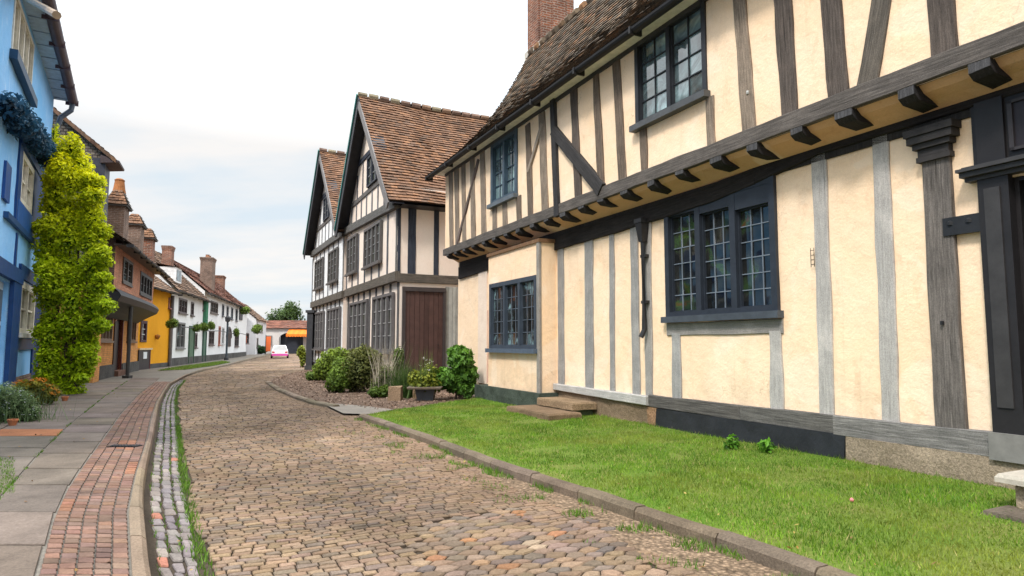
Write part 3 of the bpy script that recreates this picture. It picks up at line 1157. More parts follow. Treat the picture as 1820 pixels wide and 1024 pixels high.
# bark chips and pebbles on the path
mb = MB()
R = np.random.default_rng(3)
P2 = np.stack([R.uniform(-13, 3, 60000), R.uniform(13, 42, 60000)], 1)
P2 = P2[inpoly(P2[:, 0], P2[:, 1], [(q[0], q[1]) for q in gp])][:16000]
n = len(P2)
nr = R.normal(size=(n, 3)) * .45 + np.array([0, 0, 1])
nr /= np.linalg.norm(nr, axis=1)[:, None]
t = np.cross(nr, R.normal(size=(n, 3)))
t /= np.linalg.norm(t, axis=1)[:, None]
b = np.cross(nr, t)
s = (.016 + .03 * R.random(n))[:, None]
c = np.concatenate([P2, np.full((n, 1), .07)], 1)
q = np.stack([c - t * s, c + b * s * .5, c + t * s, c - b * s * .5], 1).reshape(-1, 3)
pc = np.array([(.25, .16, .11), (.36, .25, .18), (.17, .11, .08), (.30, .2, .15)])[R.integers(0, 4, n)]
mb.add_np(q, 4, pc)
tag(mb.build('gravel_chips', m_stone('chip', (1, 1, 1), .2, .004, 8, .2)), 'reddish brown stone chips scattered over the path by the shrubs', 'gravel', kind='stuff')


# grass in the gutter and along the verges
pts, hh = [], []
for _ in range(5500):
    y = random.uniform(3, 27) if random.random() < .6 else random.uniform(3, 12)
    a, b = gut_r(y), gra_r(y)
    dn = .5 + .5 * nz(y * 1.3, 2)
    if random.random() > dn * 1.3 - .05:
        continue
    x = random.uniform(a - .05, b + .02)
    pts.append((x, y, 0))
    hh.append(.055)
for _ in range(5000):
    y = random.uniform(3, 24)
    a, b = kout(y), gut_r(y)
    f = random.choice((.33, .66, .66, .98, .05)) + random.uniform(-.05, .05)
    if nz(y * 2.1, f * 9, 4) < .05:
        continue
    pts.append((a + .05 + (b - a - .06) * f, y, 0))
    hh.append(.04)
kl, KL = resample(KR, 400)
for _ in range(16000):
    t = random.random()
    k = kl[int(t * 399)]
    d = abs(random.gauss(.05, .34)) + .012
    p = V((k.x, k.y, 0)) - V((.83, .55, 0)) * d
    if nz(p.x * 2.6, p.y * 2.6, 11) + (.25 if d < .1 else 0) < .17 or d > .8:
        continue
    pts.append((p.x, p.y, .005))
    hh.append(.05 + .03 * nz(p.x * 3, p.y * 3))
for _ in range(4500):
    y = random.uniform(3, 25)
    x = flg_l(y) + random.gauss(0, .02)
    if nz(y * 1.7, 21) < .02:
        continue
    pts.append((x, y, .085))
    hh.append(.025)
for _ in range(1500):
    y = random.uniform(4.0, 6.6)
    q = G(random.uniform(-10, 25), random.uniform(815, 880), .09)
    pts.append((q.x, q.y, .085)); hh.append(.03)
mb = MB()
blades(mb, pts, hh, .009, .8, (.05, .13, .01), (.16, .28, .03), 2)
tag(mb.build('verge_grass', GRASSM), 'weedy grass sprouting along the gutter setts and below the kerb', 'grass', kind='stuff')
# small grass verge before the white houses
gv = [(278, 659), (330, 657), (380, 650), (410, 644), (395, 642), (350, 648), (310, 653)]
sheet('grass_verge', [G(*p, .1) for p in gv], TURF, .11)
pts = []
GV = [(G(*p, .1).x, G(*p, .1).y) for p in gv]
x0, x1, y0, y1 = min(p[0] for p in GV), max(p[0] for p in GV), min(p[1] for p in GV), max(p[1] for p in GV)
xx, yy = RNG.uniform(x0, x1, 16000), RNG.uniform(y0, y1, 16000)
k = inpoly(xx, yy, GV)
mb = MB()
blades(mb, np.stack([xx[k], yy[k], np.full(k.sum(), .11)], 1), .06, .03, .8, (.10, .18, .02), (.2, .28, .05), 3)
tag(mb.build('verge_grass', GRASSM), 'short grass on the strip before the white cottages', 'grass', kind='stuff')
# drain cover let into the brick band
dp = G(222, 793, .105)
mb = MB()
mb.box(-.2, .2, -.07, .07, -.01, .012, (.5, .5, .5))
for i in range(9):
    mb.box(-.185 + .043 * i, -.165 + .043 * i, -.06, .06, .012, .02, (1.6, 1.6, 1.7))
mb.v = [(a[0] + dp.x, a[1] + dp.y, a[2] + .1) for a in mb.v]
solo(mb, 'drain_grate', METAL, 'narrow black iron drain grate set in the brick paving', 'drain grate', (dp.x, dp.y, .095))
pts_ = []
for _ in range(240):
    t = random.random()
    k = kl[int(t * 399)]
    p = V((k.x, k.y, 0)) + V((.83, .55, 0)) * random.uniform(-1.0, .9)
    pts_.append((p.x, p.y, .13 if (p - V((k.x, k.y, 0))).dot(V((.83, .55, 0))) > .15 else .03))
for _ in range(160):
    y = random.uniform(4, 20)
    x = flg_l(y) + random.uniform(-2.2, 1.6)
    pts_.append((x, y, .108))
c = np.array(pts_)
n = len(c)
R2 = np.random.default_rng(77)
nr = R2.normal(size=(n, 3)) * .3 + np.array([0, 0, 1])
nr /= np.linalg.norm(nr, axis=1)[:, None]
t = np.cross(nr, R2.normal(size=(n, 3)))
t /= np.linalg.norm(t, axis=1)[:, None]
b = np.cross(nr, t)
sz = (.010 + .016 * R2.random(n))[:, None]
mb = MB()
mb.add_np(np.stack([c - t * sz, c + b * sz * .6, c + t * sz, c - b * sz * .6], 1).reshape(-1, 3), 4, np.array([(.30, .17, .05), (.22, .12, .05), (.38, .28, .08), (.16, .09, .05)])[R2.integers(0, 4, n)])
tag(mb.build('fallen_leaves', LEAF), 'small dry fallen leaves scattered along the kerb and pavement', 'leaves', kind='stuff')
#%%MAIN
# ================================================================== THE HALF-TIMBERED HOUSE ON THE RIGHT
W = MAIN
JO = .45                                    # how far the upper storey oversails
U0, U1L, U1U = -11.0, 9.16, 9.25
mh = thing('timber_framed_house', 'long cream plastered half-timbered house with a jettied upper floor, beside the lawn', 'house', W.at(0, 0, 0))
r_big = (-2.62, -.32, 1.95, 3.80)
r_uR = (-1.86, -.16, 5.16, 6.62)
r_uL = (4.36, 5.86, 4.98, 6.55)
r_bay = (3.50, 6.0, 1.40, 3.0)
r_door = (-6.75, -5.42, .55, 3.1)
r_upR2 = (-8.6, -7.0, 5.16, 6.6)
mb = MB()
wallmesh(mb, W, U0, U1L, -.1, 4.3, [r_big, r_door, (4.2, 5.9, 1.3, 3.2)], 0, .3, .017, .12)
mb.pbox(W, U1L - .01, U1L + .2, -.1, 4.3, -5.6, -.02)
mb.pbox(W, r_door[0], r_door[1], .4, 3.2, -.6, -.5, (.05, .05, .05))
mb.build('lower_wall', CREAM, mh)
mb = MB()
wallmesh(mb, W, U0, U1U, 4.14, 6.72, [r_uR, r_uL], JO, .3, .017, .10)
apex_off, apex_z, eave_off, eave_z = -2.73, 11.25, .80, 6.56
e = U1U
mb.poly([W.at(e, 4.14, JO), W.at(e, 6.55, JO), W.at(e, 7.9, -.75), W.at(e, 10.6, apex_off), W.at(e, 6.5, -6.1), W.at(e, 4.14, -6.1)])
mb.build('upper_wall', CREAM, mh)
mb = MB()                                   # plaster coving under the jetty
nC = 60
for i in range(nC):
    a, b = U0 + (U1U - U0) * i / nC, U0 + (U1U - U0) * (i + 1) / nC
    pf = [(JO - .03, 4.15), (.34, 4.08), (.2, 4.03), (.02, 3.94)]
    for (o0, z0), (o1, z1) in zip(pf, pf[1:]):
        mb.poly([W.at(a, z0, o0), W.at(b, z0, o0), W.at(b, z1, o1), W.at(a, z1, o1)], (.74, .60, .48))  # plaster tint darkened to paint the shade under the overhang
mb.build('jetty_coving', CREAM, mh)
# bressumer, wall plate, joists
mb = MB()
timber(mb, W, (U0, 4.27), (U1U + .05, 4.22), .235, .21, JO, .05, (.095, .082, .073), seg=60, wob=.02)
mb.build('bressumer', TIMBER, mh)
mb = MB()
timber(mb, W, (U0, 3.98), (-3.3, 3.99), .22, .22, 0, .07, (.020, .017, .016), seg=20, wob=.02)
timber(mb, W, (-3.3, 3.99), (-2.3, 3.86), .22, .24, 0, .07, (.020, .017, .016), seg=8, wob=.01)
timber(mb, W, (-2.3, 3.86), (.2, 3.74), .24, .30, 0, .07, (.020, .017, .016), seg=12, wob=.02, bow=-.03)
timber(mb, W, (.2, 3.74), (U1L, 3.62), .30, .36, 0, .06, (.022, .019, .018), seg=30, wob=.02)
mb.pbox(W, U0, U1L, 3.80, 4.0, -.05, .03, (.03, .027, .025))
mb.build('wall_plate', TIMBER, mh)
ju = [.19, -.54, -1.25, -2.0, -2.68, -3.38, -4.04, -4.76, -5.45, -6.15, -6.85, -7.6, .9, 1.6, 2.28, 2.95, 3.6, 4.3, 4.95, 5.65, 6.3, 7.0, 7.65, 8.3, 8.9]
for u in ju:
    mb = MB()
    a = random.uniform(-.02, .02)
    w = .098 + random.uniform(-.014, .014)
    z = 4.015 + random.uniform(-.018, .018)
    tl = random.uniform(-.012, .012)
    sec = lambda o, zb: [W.at(u - w + a, zb + tl, o), W.at(u + w + a, zb - tl, o), W.at(u + w + a, 4.16, o), W.at(u - w + a, 4.16, o)]
    secs = [sec(0, z - .03), sec(JO - .03, z), sec(JO + .04, z + .05), sec(JO + .045, z + .055)]
    cj = (.026, .024, .025)
    for S0, S1 in zip(secs, secs[1:]):
        for k in range(4):
            m_ = (k + 1) % 4
            mb.poly([S0[k], S0[m_], S1[m_], S1[k]], cj, [(k * .2, 0), (k * .2 + .2, 0), (k * .2 + .2, .5), (k * .2, .5)])
    mb.poly(secs[-1], (.06, .058, .06))
    mb.build('joist', TIMBER, mh)
# upper studs: dark ones near, paler brown ones farther along
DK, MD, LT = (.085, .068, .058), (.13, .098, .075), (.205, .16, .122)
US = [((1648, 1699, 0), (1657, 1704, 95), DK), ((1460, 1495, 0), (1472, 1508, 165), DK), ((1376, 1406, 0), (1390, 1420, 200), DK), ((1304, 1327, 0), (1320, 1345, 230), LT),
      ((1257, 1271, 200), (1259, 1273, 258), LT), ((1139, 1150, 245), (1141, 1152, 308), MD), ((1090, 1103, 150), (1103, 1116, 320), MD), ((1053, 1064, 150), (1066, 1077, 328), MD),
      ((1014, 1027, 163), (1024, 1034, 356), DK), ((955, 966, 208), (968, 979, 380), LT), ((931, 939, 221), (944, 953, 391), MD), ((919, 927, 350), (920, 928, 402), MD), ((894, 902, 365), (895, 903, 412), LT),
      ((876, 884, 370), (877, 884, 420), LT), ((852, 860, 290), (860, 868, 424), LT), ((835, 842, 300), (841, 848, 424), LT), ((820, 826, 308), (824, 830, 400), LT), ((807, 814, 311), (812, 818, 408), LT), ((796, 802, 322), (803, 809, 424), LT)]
tops = {4: 5.06, 5: 5.06, 11: 4.9, 12: 4.9, 13: 4.9, 9: 6.5, 8: 6.62, 10: 6.45}
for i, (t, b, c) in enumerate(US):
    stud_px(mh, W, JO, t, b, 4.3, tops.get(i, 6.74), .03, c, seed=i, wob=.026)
for u in (-6.2, -7.0, -8.6, -9.4, -10.2):
    beam(mh, 'stud', W, (u, 4.3), (u, 6.7), .2, .2, JO, .022, DK, seed=int(-u * 9))
stud_px(mh, W, JO, (976, 982, 176), (994, 1004, 372), 4.1, 6.74, .07, (.035, .033, .035), name='post', seed=40)
a, b = W.px(1605, -5, JO), W.px(1540, 146, JO)
beam(mh, 'brace', W, (b[0], 4.3), (a[0], 6.7), .25, .22, JO, .03, (.10, .085, .07), seed=41, bow=.06)
a, b = W.px(986, 232, JO), W.px(1072, 336, JO)
beam(mh, 'brace', W, (b[0], b[1] - .02), a, .26, .24, JO, .075, (.04, .037, .037), seed=42)
a, b = W.px(966, 220, JO), W.px(940, 306, JO)
beam(mh, 'brace', W, b, a, .10, .12, JO, .045, (.26, .21, .17), seed=43)
a, b = W.px(852, 284, JO), W.px(814, 434, JO)
beam(mh, 'brace', W, b, a, .12, .10, JO, .05, (.12, .09, .08), seed=44)
# windows upstairs
window(mh, W, *r_uR, JO, 2, 2, 4, .085, .085, (.026, .028, .034), None, .035, .06, .018, (.05, .05), .13, GLASS_T, None, (.075, .078, .082), .10)
window(mh, W, *r_uL, JO, 2, 2, 4, .13, .12, (.045, .075, .105), None, .035, .06, .02, (.02, .02), .13, GLASS_T, None, (.10, .12, .14), .10)
# the wide leaded window below
window(mh, W, *r_big, 0, 3, 3, 6, .10, .11, (.026, .032, .044), (.16, .19, .23), .055, .06, .014, (.05, .05), .12, GLASS, (3.44, 3.52, 3.60), (.06, .07, .085), .10)
beam(mh, 'window_rail', W, (-2.66, 1.74), (-.3, 1.74), .2, .2, 0, .025, (.25, .235, .22), seed=51)
# lower studs, silvery
SG = (.40, .375, .35)
LS = [((1444, 1469, 290), (1457, 1484, 700), SG), ((1551, 1582, 240), (1568, 1598, 700), SG), ((1368, 1391, 598), (1372, 1394, 715), SG), ((1195, 1210, 600), (1197, 1212, 706), (.30, .29, .28)), ((1148, 1160, 598), (1149, 1161, 700), (.30, .28, .26)),
      ((1124, 1138, 598), (1126, 1139, 696), (.27, .26, .25)), ((1085, 1094, 598), (1086, 1094, 694), (.27, .26, .25)), ((1041, 1056, 598), (1042, 1056, 690), (.26, .25, .24)), ((993, 1004, 598), (994, 1004, 680), (.26, .25, .24)), ((962, 971, 598), (962, 971, 690), (.27, .25, .23))]
for i, (t, b, c) in enumerate(LS):
    stud_px(mh, W, 0, t, b, .52, (3.95, 3.95, 1.68, 1.68)[i] if i < 4 else 3.62, .03, c, seed=60 + i, wob=.024)
# carved post with a moulded capital beside the door
pu0, pu1 = W.px(1670, 700)[0], W.px(1722, 700)[0]
pm, pw = (pu0 + pu1) / 2 + .02, abs(pu0 - pu1)
pp = beam(mh, 'carved_post', W, (pm + .01, .55), (pm, 3.75), pw, pw * .98, 0, .06, (.12, .105, .095), seed=71, wob=.014)
mb = MB()
for z0, z1, ex, o in ((3.44, 3.50, .03, .10), (3.50, 3.58, .015, .09), (3.58, 3.64, .05, .125), (3.64, 3.72, .09, .16), (3.72, 3.80, .11, .18)):
    mb.pbox(W, pm - pw / 2 - ex, pm + pw / 2 + ex, z0, z1 - .004, -.01, o, (1, 1, 1))
mb.build('capital', m_plain('capital_wood', (.035, .031, .03), .7, .4, 6, .6, 30, .008), pp)
mb = MB()
mb.pbox(W, pm + .0, pm + .02, 1.70, 1.74, .05, .10)
mb.build('hook', METAL, pp)
# door case at the right hand edge
mb = MB()
DC = (.017, .015, .016)
mb.pbox(W, -5.432, -5.16, .5, 3.12, -.12, .09, DC)
mb.pbox(W, -5.36, -5.22, .9, 3.02, .09, .105, (.04, .037, .037))
mb.pbox(W, -7.0, -6.738, .5, 3.12, -.12, .09, DC)
mb.pbox(W, -5.44, -5.13, .40, .66, -.1, .12, (.20, .19, .175))
mb.pbox(W, -7.05, -5.12, 3.26, 3.90, -.1, .05, DC)
mb.pbox(W, -5.42, -5.17, 3.27, 3.9, .05, .085, DC)
mb.pbox(W, -5.47, -5.425, .5, 3.12, -.5, -.02, DC)
mb.pbox(W, -6.745, -6.70, .5, 3.12, -.5, -.02, DC)
mb.pbox(W, -6.70, -5.47, 3.06, 3.11, -.5, -.02, DC)
dc = mb.build('door_case', PAINT, mh)
mb = MB()
for z0, z1, o in ((3.12, 3.16, .11), (3.16, 3.21, .17), (3.21, 3.245, .21), (3.245, 3.27, .14)):
    mb.pbox(W, -7.1, -5.09 + o * .3, z0, z1 - .003, -.05, o, (.045, .042, .042))
mb.build('transom', PAINT, dc)
mb = MB()
mb.pbox(W, -6.7, -5.50, 3.36, 3.80, .05, .062, (.018, .014, .018))
for u0, u1, z0, z1 in ((-6.7, -5.46, 3.34, 3.37), (-6.7, -5.46, 3.80, 3.83), (-5.50, -5.46, 3.34, 3.83)):
    mb.pbox(W, u0, u1, z0, z1, .06, .085, (.035, .03, .032))
mb.build('panel', PAINT, dc)
mb = MB()
mb.pbox(W, -6.70, -5.47, .55, 3.06, -.44, -.40, (.022, .019, .019))
for u0, u1 in ((-6.65, -6.15), (-6.02, -5.55)):
    for z0, z1 in ((.8, 1.7), (1.85, 2.95)):
        mb.pbox(W, u0, u1, z0, z1, -.40, -.385, (.028, .024, .024))
mb.build('door', PAINT, mh)
mb = MB()
mb.pbox(W, -5.24, -4.80, 2.615, 2.80, .03, .075)
for u in (-4.87, -5.05):
    mb.lathe(W.at(u, 2.72, .06), [(.035, 0), (.035, .03), (.02, .045)], 8)
mb.build('iron_strap', METAL, mh)
# sill beams and plinths
mb = MB()
SB = (.105, .098, .09)
timber(mb, W, (-5.4, .53), (-3.4, .53), .25, .23, 0, .075, (.17, .16, .15), seg=12, wob=.012)
timber(mb, W, (-3.4, .53), (-1.9, .535), .23, .21, 0, .065, SB, seg=8, wob=.012)
timber(mb, W, (-1.9, .535), (.16, .545), .21, .20, 0, .07, (.09, .082, .075), seg=10, wob=.012)
mb.build('sill_beam', TIMBER, mh)
beam(mh, 'sill_beam', W, (U0, .53), (-7.1, .53), .25, .23, 0, .075, (.14, .13, .12), seg=12)
beam(mh, 'sill_beam', W, (.16, .54), (3.35, .60), .15, .14, 0, .12, (.42, .40, .375), seed=81, seg=14)
def lump(name, u0, u1, z0, z1, o, mat, col=(1, 1, 1), st=.18, wob=.02, lean=0.0):
    mb = MB()
    nu, nzv = max(2, int((u1 - u0) / st)), max(2, int((z1 - z0) / st) + 1)
    def pt(i, j):
        u, z = u0 + (u1 - u0) * i / nu, z0 + (z1 - z0) * j / nzv
        return W.at(u, z, o + lean * (z1 - z) + wob * nz(u * 2.2, z * 2.2, o * 9) + wob * .5 * nz(u * 6, z * 6))
    for i in range(nu):
        for j in range(nzv):
            mb.poly([pt(i, j), pt(i + 1, j), pt(i + 1, j + 1), pt(i, j + 1)], col)
        mb.poly([pt(i, nzv), pt(i + 1, nzv), W.at(u0 + (u1 - u0) * (i + 1) / nu, z1 + .004, -.1), W.at(u0 + (u1 - u0) * i / nu, z1 + .004, -.1)], col)
    for i in (0, nu):
        for j in range(nzv):
            u = u0 + (u1 - u0) * i / nu
            mb.poly([pt(i, j), pt(i, j + 1), W.at(u, z0 + (z1 - z0) * (j + 1) / nzv, -.1), W.at(u, z0 + (z1 - z0) * j / nzv, -.1)], col)
    return mb.build(name, mat, mh)


PL = lump('plinth', -5.55, -3.56, -.1, .42, .085, STONE, (1, 1, 1), .16, .03)
PL['label'] = 'rough tooled buff stone plinth'
lump('plinth', U0, -6.9, -.1, .42, .085, STONE)
pl2 = lump('plinth', -3.55, -.06, -.1, .435, .075, SLATE, (1, 1, 1), .2, .012, .10)
pl2['label'] = 'smooth black tarred plinth'
lump('plinth', -.06, .22, -.1, .44, .05, STONE, (1.15, .85, .68), .1, .02)
lump('plinth', .22, 3.4, -.1, .53, .05, STONE, (.82, .74, .68), .16, .03)
mb = MB()
uu = [(-1.55, .02), (-2.6, .01)]
# bay window
bay = MB()
wallmesh(bay, W, 3.37, 6.1, .35, 3.7, [r_bay], .42, .5, .008, .1, (1, .95, .92))
wob = 0
bay.poly([W.at(3.37, .35, 0), W.at(3.37, .35, .42), W.at(3.37, 3.7, .42), W.at(3.37, 3.7, 0)], (1, .97, .93))
bay.poly([W.at(6.1, .35, 0), W.at(6.1, .35, .42), W.at(6.1, 3.7, .42), W.at(6.1, 3.7, 0)])
bay.pbox(W, 3.33, 6.14, 3.7, 3.78, 0, .46, (.2, .15, .12))
bw_ = bay.build('bay', CREAM, mh)
window(mh, W, *r_bay, .42, 3, 3, 5, .10, .10, (.045, .058, .078), (.10, .12, .15), .03, .06, .014, (.06, .03), .12, GLASS_C, None, (.085, .11, .15), .10)
beam(mh, 'post', W, (3.42, .45), (3.42, 3.7), .13, .13, .42, .03, (.25, .225, .20), seed=91)
pl3 = lump('plinth', 3.26, 6.7, -.1, .47, .52, STONE_D, (.62, .80, .66), .2, .035)
pl3['label'] = 'green stained dark plinth under the bay'
# pale pilaster strips and a waste pipe at the far corner of the ground floor
mb = MB()
mb.pbox(W, 6.2, 6.6, .45, 3.6, -.02, .04, (1, .98, .95))
mb.pbox(W, 7.1, 7.7, .45, 3.6, -.02, .03, (.95, .9, .85))
mb.build('corner_boards', PINKW, mh)
mb = MB()
mb.tube([W.at(6.9, 2.4, .07), W.at(6.9, .5, .07), W.at(6.4, .46, .07)], .03, 8, (.6, .35, .28))
mb.build('waste_pipe', PAINT, mh)
# eaves: soffit, gutter, roof
mb = MB()
mb.pbox(W, U0, U1U + .2, 6.60, 6.63, JO - .02, .76, (.9, .86, .8))
mb.pbox(W, U0, U1U + .3, 6.63, 6.72, .70, .76, (.04, .04, .042))
mb.pbox(W, U0, U1U, 6.52, 6.62, JO - .02, JO + .035, (.045, .042, .042))
mb.build('soffit', PAINT, mh)
gutter(mh, W, U0, U1U + .42, 6.56, .86, .085, (.018, .017, .018), nseg=40)
mb = MB()
ru0, ru1 = U0, U1U + .45
sag = lambda x, y: -.42 * math.sin(PI * min(1, y)) * (1 - .25 * y) + .03 * nz(x * 5, y * 1.5)
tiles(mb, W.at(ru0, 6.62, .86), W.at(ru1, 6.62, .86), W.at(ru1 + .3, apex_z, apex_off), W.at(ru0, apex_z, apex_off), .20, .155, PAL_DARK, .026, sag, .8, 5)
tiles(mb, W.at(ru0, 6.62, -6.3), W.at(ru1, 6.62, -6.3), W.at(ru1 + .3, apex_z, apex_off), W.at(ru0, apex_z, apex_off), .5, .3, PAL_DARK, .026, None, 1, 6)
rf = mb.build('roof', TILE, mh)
mb = MB()
ridge_tiles(mb, W.at(ru0, apex_z + .02, apex_off), W.at(ru1 + .3, apex_z + .02, apex_off), .12, .4, PAL_DARK)
mb.build('ridge_tiles', TILE, rf)
mb = MB()
stack(mb, W, 9.15, 10.2, 9.0, 15.2, -4.05, -2.82)
mb.pbox(W, 9.10, 9.16, 9.0, 15.0, -3.7, -3.2)
mb.pbox(W, 9.3, 9.8, 9.0, 15.0, -2.83, -2.76)
ch = mb.build('chimney', BRICK_RED, rf)
mb = MB()
mb.pbox(W, 9.05, 10.25, 11.1, 11.42, -4.1, -2.72, (.85, .82, .78))
mb.build('flashing', STONE_W, ch)
# rainwater head and downpipe
mb = MB()
hp = W.px(1142, 400, .1)
hz = 3.55
u = hp[0]
mb.hexa([W.at(u - .05, hz - .28, .05), W.at(u + .05, hz - .28, .05), W.at(u + .05, hz - .28, .15), W.at(u - .05, hz - .28, .15),
         W.at(u - .09, hz + .05, .02), W.at(u + .09, hz + .05, .02), W.at(u + .09, hz + .05, .2), W.at(u - .09, hz + .05, .2)])
mb.pbox(W, u - .10, u + .10, hz + .05, hz + .12, .02, .21)
mb.tube([W.at(u, hz - .25, .10), W.at(u, 1.75, .10), W.at(u + .02, 1.62, .16)], .045, 10)
for z in (3.0, 2.2):
    mb.pbox(W, u - .07, u + .07, z, z + .05, .0, .11)
mb.build('downpipe', METAL, mh)
mb = MB()
q = W.px(1449, 458)
for z in (-.09, -.03, .03, .09):
    mb.tube([W.at(q[0] - .02, q[1] + z, .04), W.at(q[0] + .03, q[1] + z, .05)], .004, 5)
for du in (-.02, .03):
    mb.tube([W.at(q[0] + du, q[1] - .12, .045), W.at(q[0] + du, q[1] + .12, .045)], .004, 5)
mb.build('wire_bracket', METAL, mh)
mb = MB()
q = W.px(1332, 165, JO)
mb.lathe(W.at(q[0], q[1], JO + .03), [(.018, -.022), (.022, 0), (.018, .022)], 10, (.42, .42, .4))
mb.build('junction_box', PAINT, mh)

# stone steps by the far end of the lawn
st = thing('stone_steps', 'two worn mossy stone slabs laid as steps against the cream house', 'steps', W.at(2.3, .1, .7))
def slab(root, P, u0, u1, z0, z1, o0, o1, mat, col=(1, 1, 1), name='slab', wob=.03):
    mb = MB()
    n = 8
    def ring(z, sh):
        pts = []
        for i in range(n):
            t = i / n
            pts.append((u0 + (u1 - u0) * t, o0))
        for i in range(4):
            pts.append((u1, o0 + (o1 - o0) * i / 4))
        for i in range(n):
            pts.append((u1 - (u1 - u0) * i / n, o1))
        for i in range(4):
            pts.append((u0, o1 - (o1 - o0) * i / 4))
        cu, co = (u0 + u1) / 2, (o0 + o1) / 2
        return [P.at(cu + (a - cu) * sh + wob * nz(a * 3, b * 3, z), z + .5 * wob * nz(a * 4, b * 4, 7), co + (b - co) * sh + wob * nz(a * 3 + 9, b * 3, z)) for a, b in pts]
    R = [ring(z0, 1), ring(z1 - .03, 1.0), ring(z1, .97)]
    for A, B in zip(R, R[1:]):
        for k in range(len(A)):
            mb.poly([A[k], A[(k + 1) % len(A)], B[(k + 1) % len(A)], B[k]], col)
    mb.poly(R[-1], col)
    return mb.build(name, mat, root)


slab(st, W, 1.75, 3.15, .26, .40, .06, .62, STONE, (.92, .80, .68), 'upper_slab')
slab(st, W, 1.85, 3.05, .05, .262, .08, .52, STONE_D, (1.0, 1.25, .8), 'riser')
slab(st, W, 1.55, 3.35, .06, .24, .55, 1.22, STONE, (.72, .61, .52), 'lower_slab')
ds = thing('door_step', 'pale stone doorstep block on a worn timber board beside the lawn', 'doorstep', W.at(-6.1, .1, .6))
slab(ds, W, -7.2, -5.62, .36, .43, .12, .98, STONE_W, (.80, .74, .66), 'top_slab', .01)
slab(ds, W, -7.2, -5.72, .05, .362, .12, .88, STONE, (1.5, 1.5, 1.5), 'base_block', .02)
slab(ds, W, -7.2, -5.62, .03, .16, .85, 1.22, STONE_D, (1.5, 1.25, 1.0), 'board', .015)
#%%GABLE
# ================================================================== THE TWO GABLED HOUSES FARTHER ALONG
Q0 = G(708, 692)
GF = Plane(Q0, D_ST)
GS = Plane(Q0, N_ST)
if GS.n.y > 0:
    GS.n = -GS.n
BLK, BLU = (.030, .032, .042), (.035, .04, .055)


def rake(mb, P, a, b, o, w, th, col, side=-1):
    """a board lying under the line a-b (u,z) of a gable"""
    a, b = V((a[0], a[1], 0)), V((b[0], b[1], 0))
    d = (b - a).normalized()
    n = V((-d.y, d.x, 0))
    if n.y > 0:
        n = -n
    c = [a, b, b + n * w, a + n * w]
    mb.hexa([P.at(c[0].x, c[0].y, o), P.at(c[1].x, c[1].y, o), P.at(c[1].x, c[1].y, o + th), P.at(c[0].x, c[0].y, o + th),
             P.at(c[3].x, c[3].y, o), P.at(c[2].x, c[2].y, o), P.at(c[2].x, c[2].y, o + th), P.at(c[3].x, c[3].y, o + th)], col)


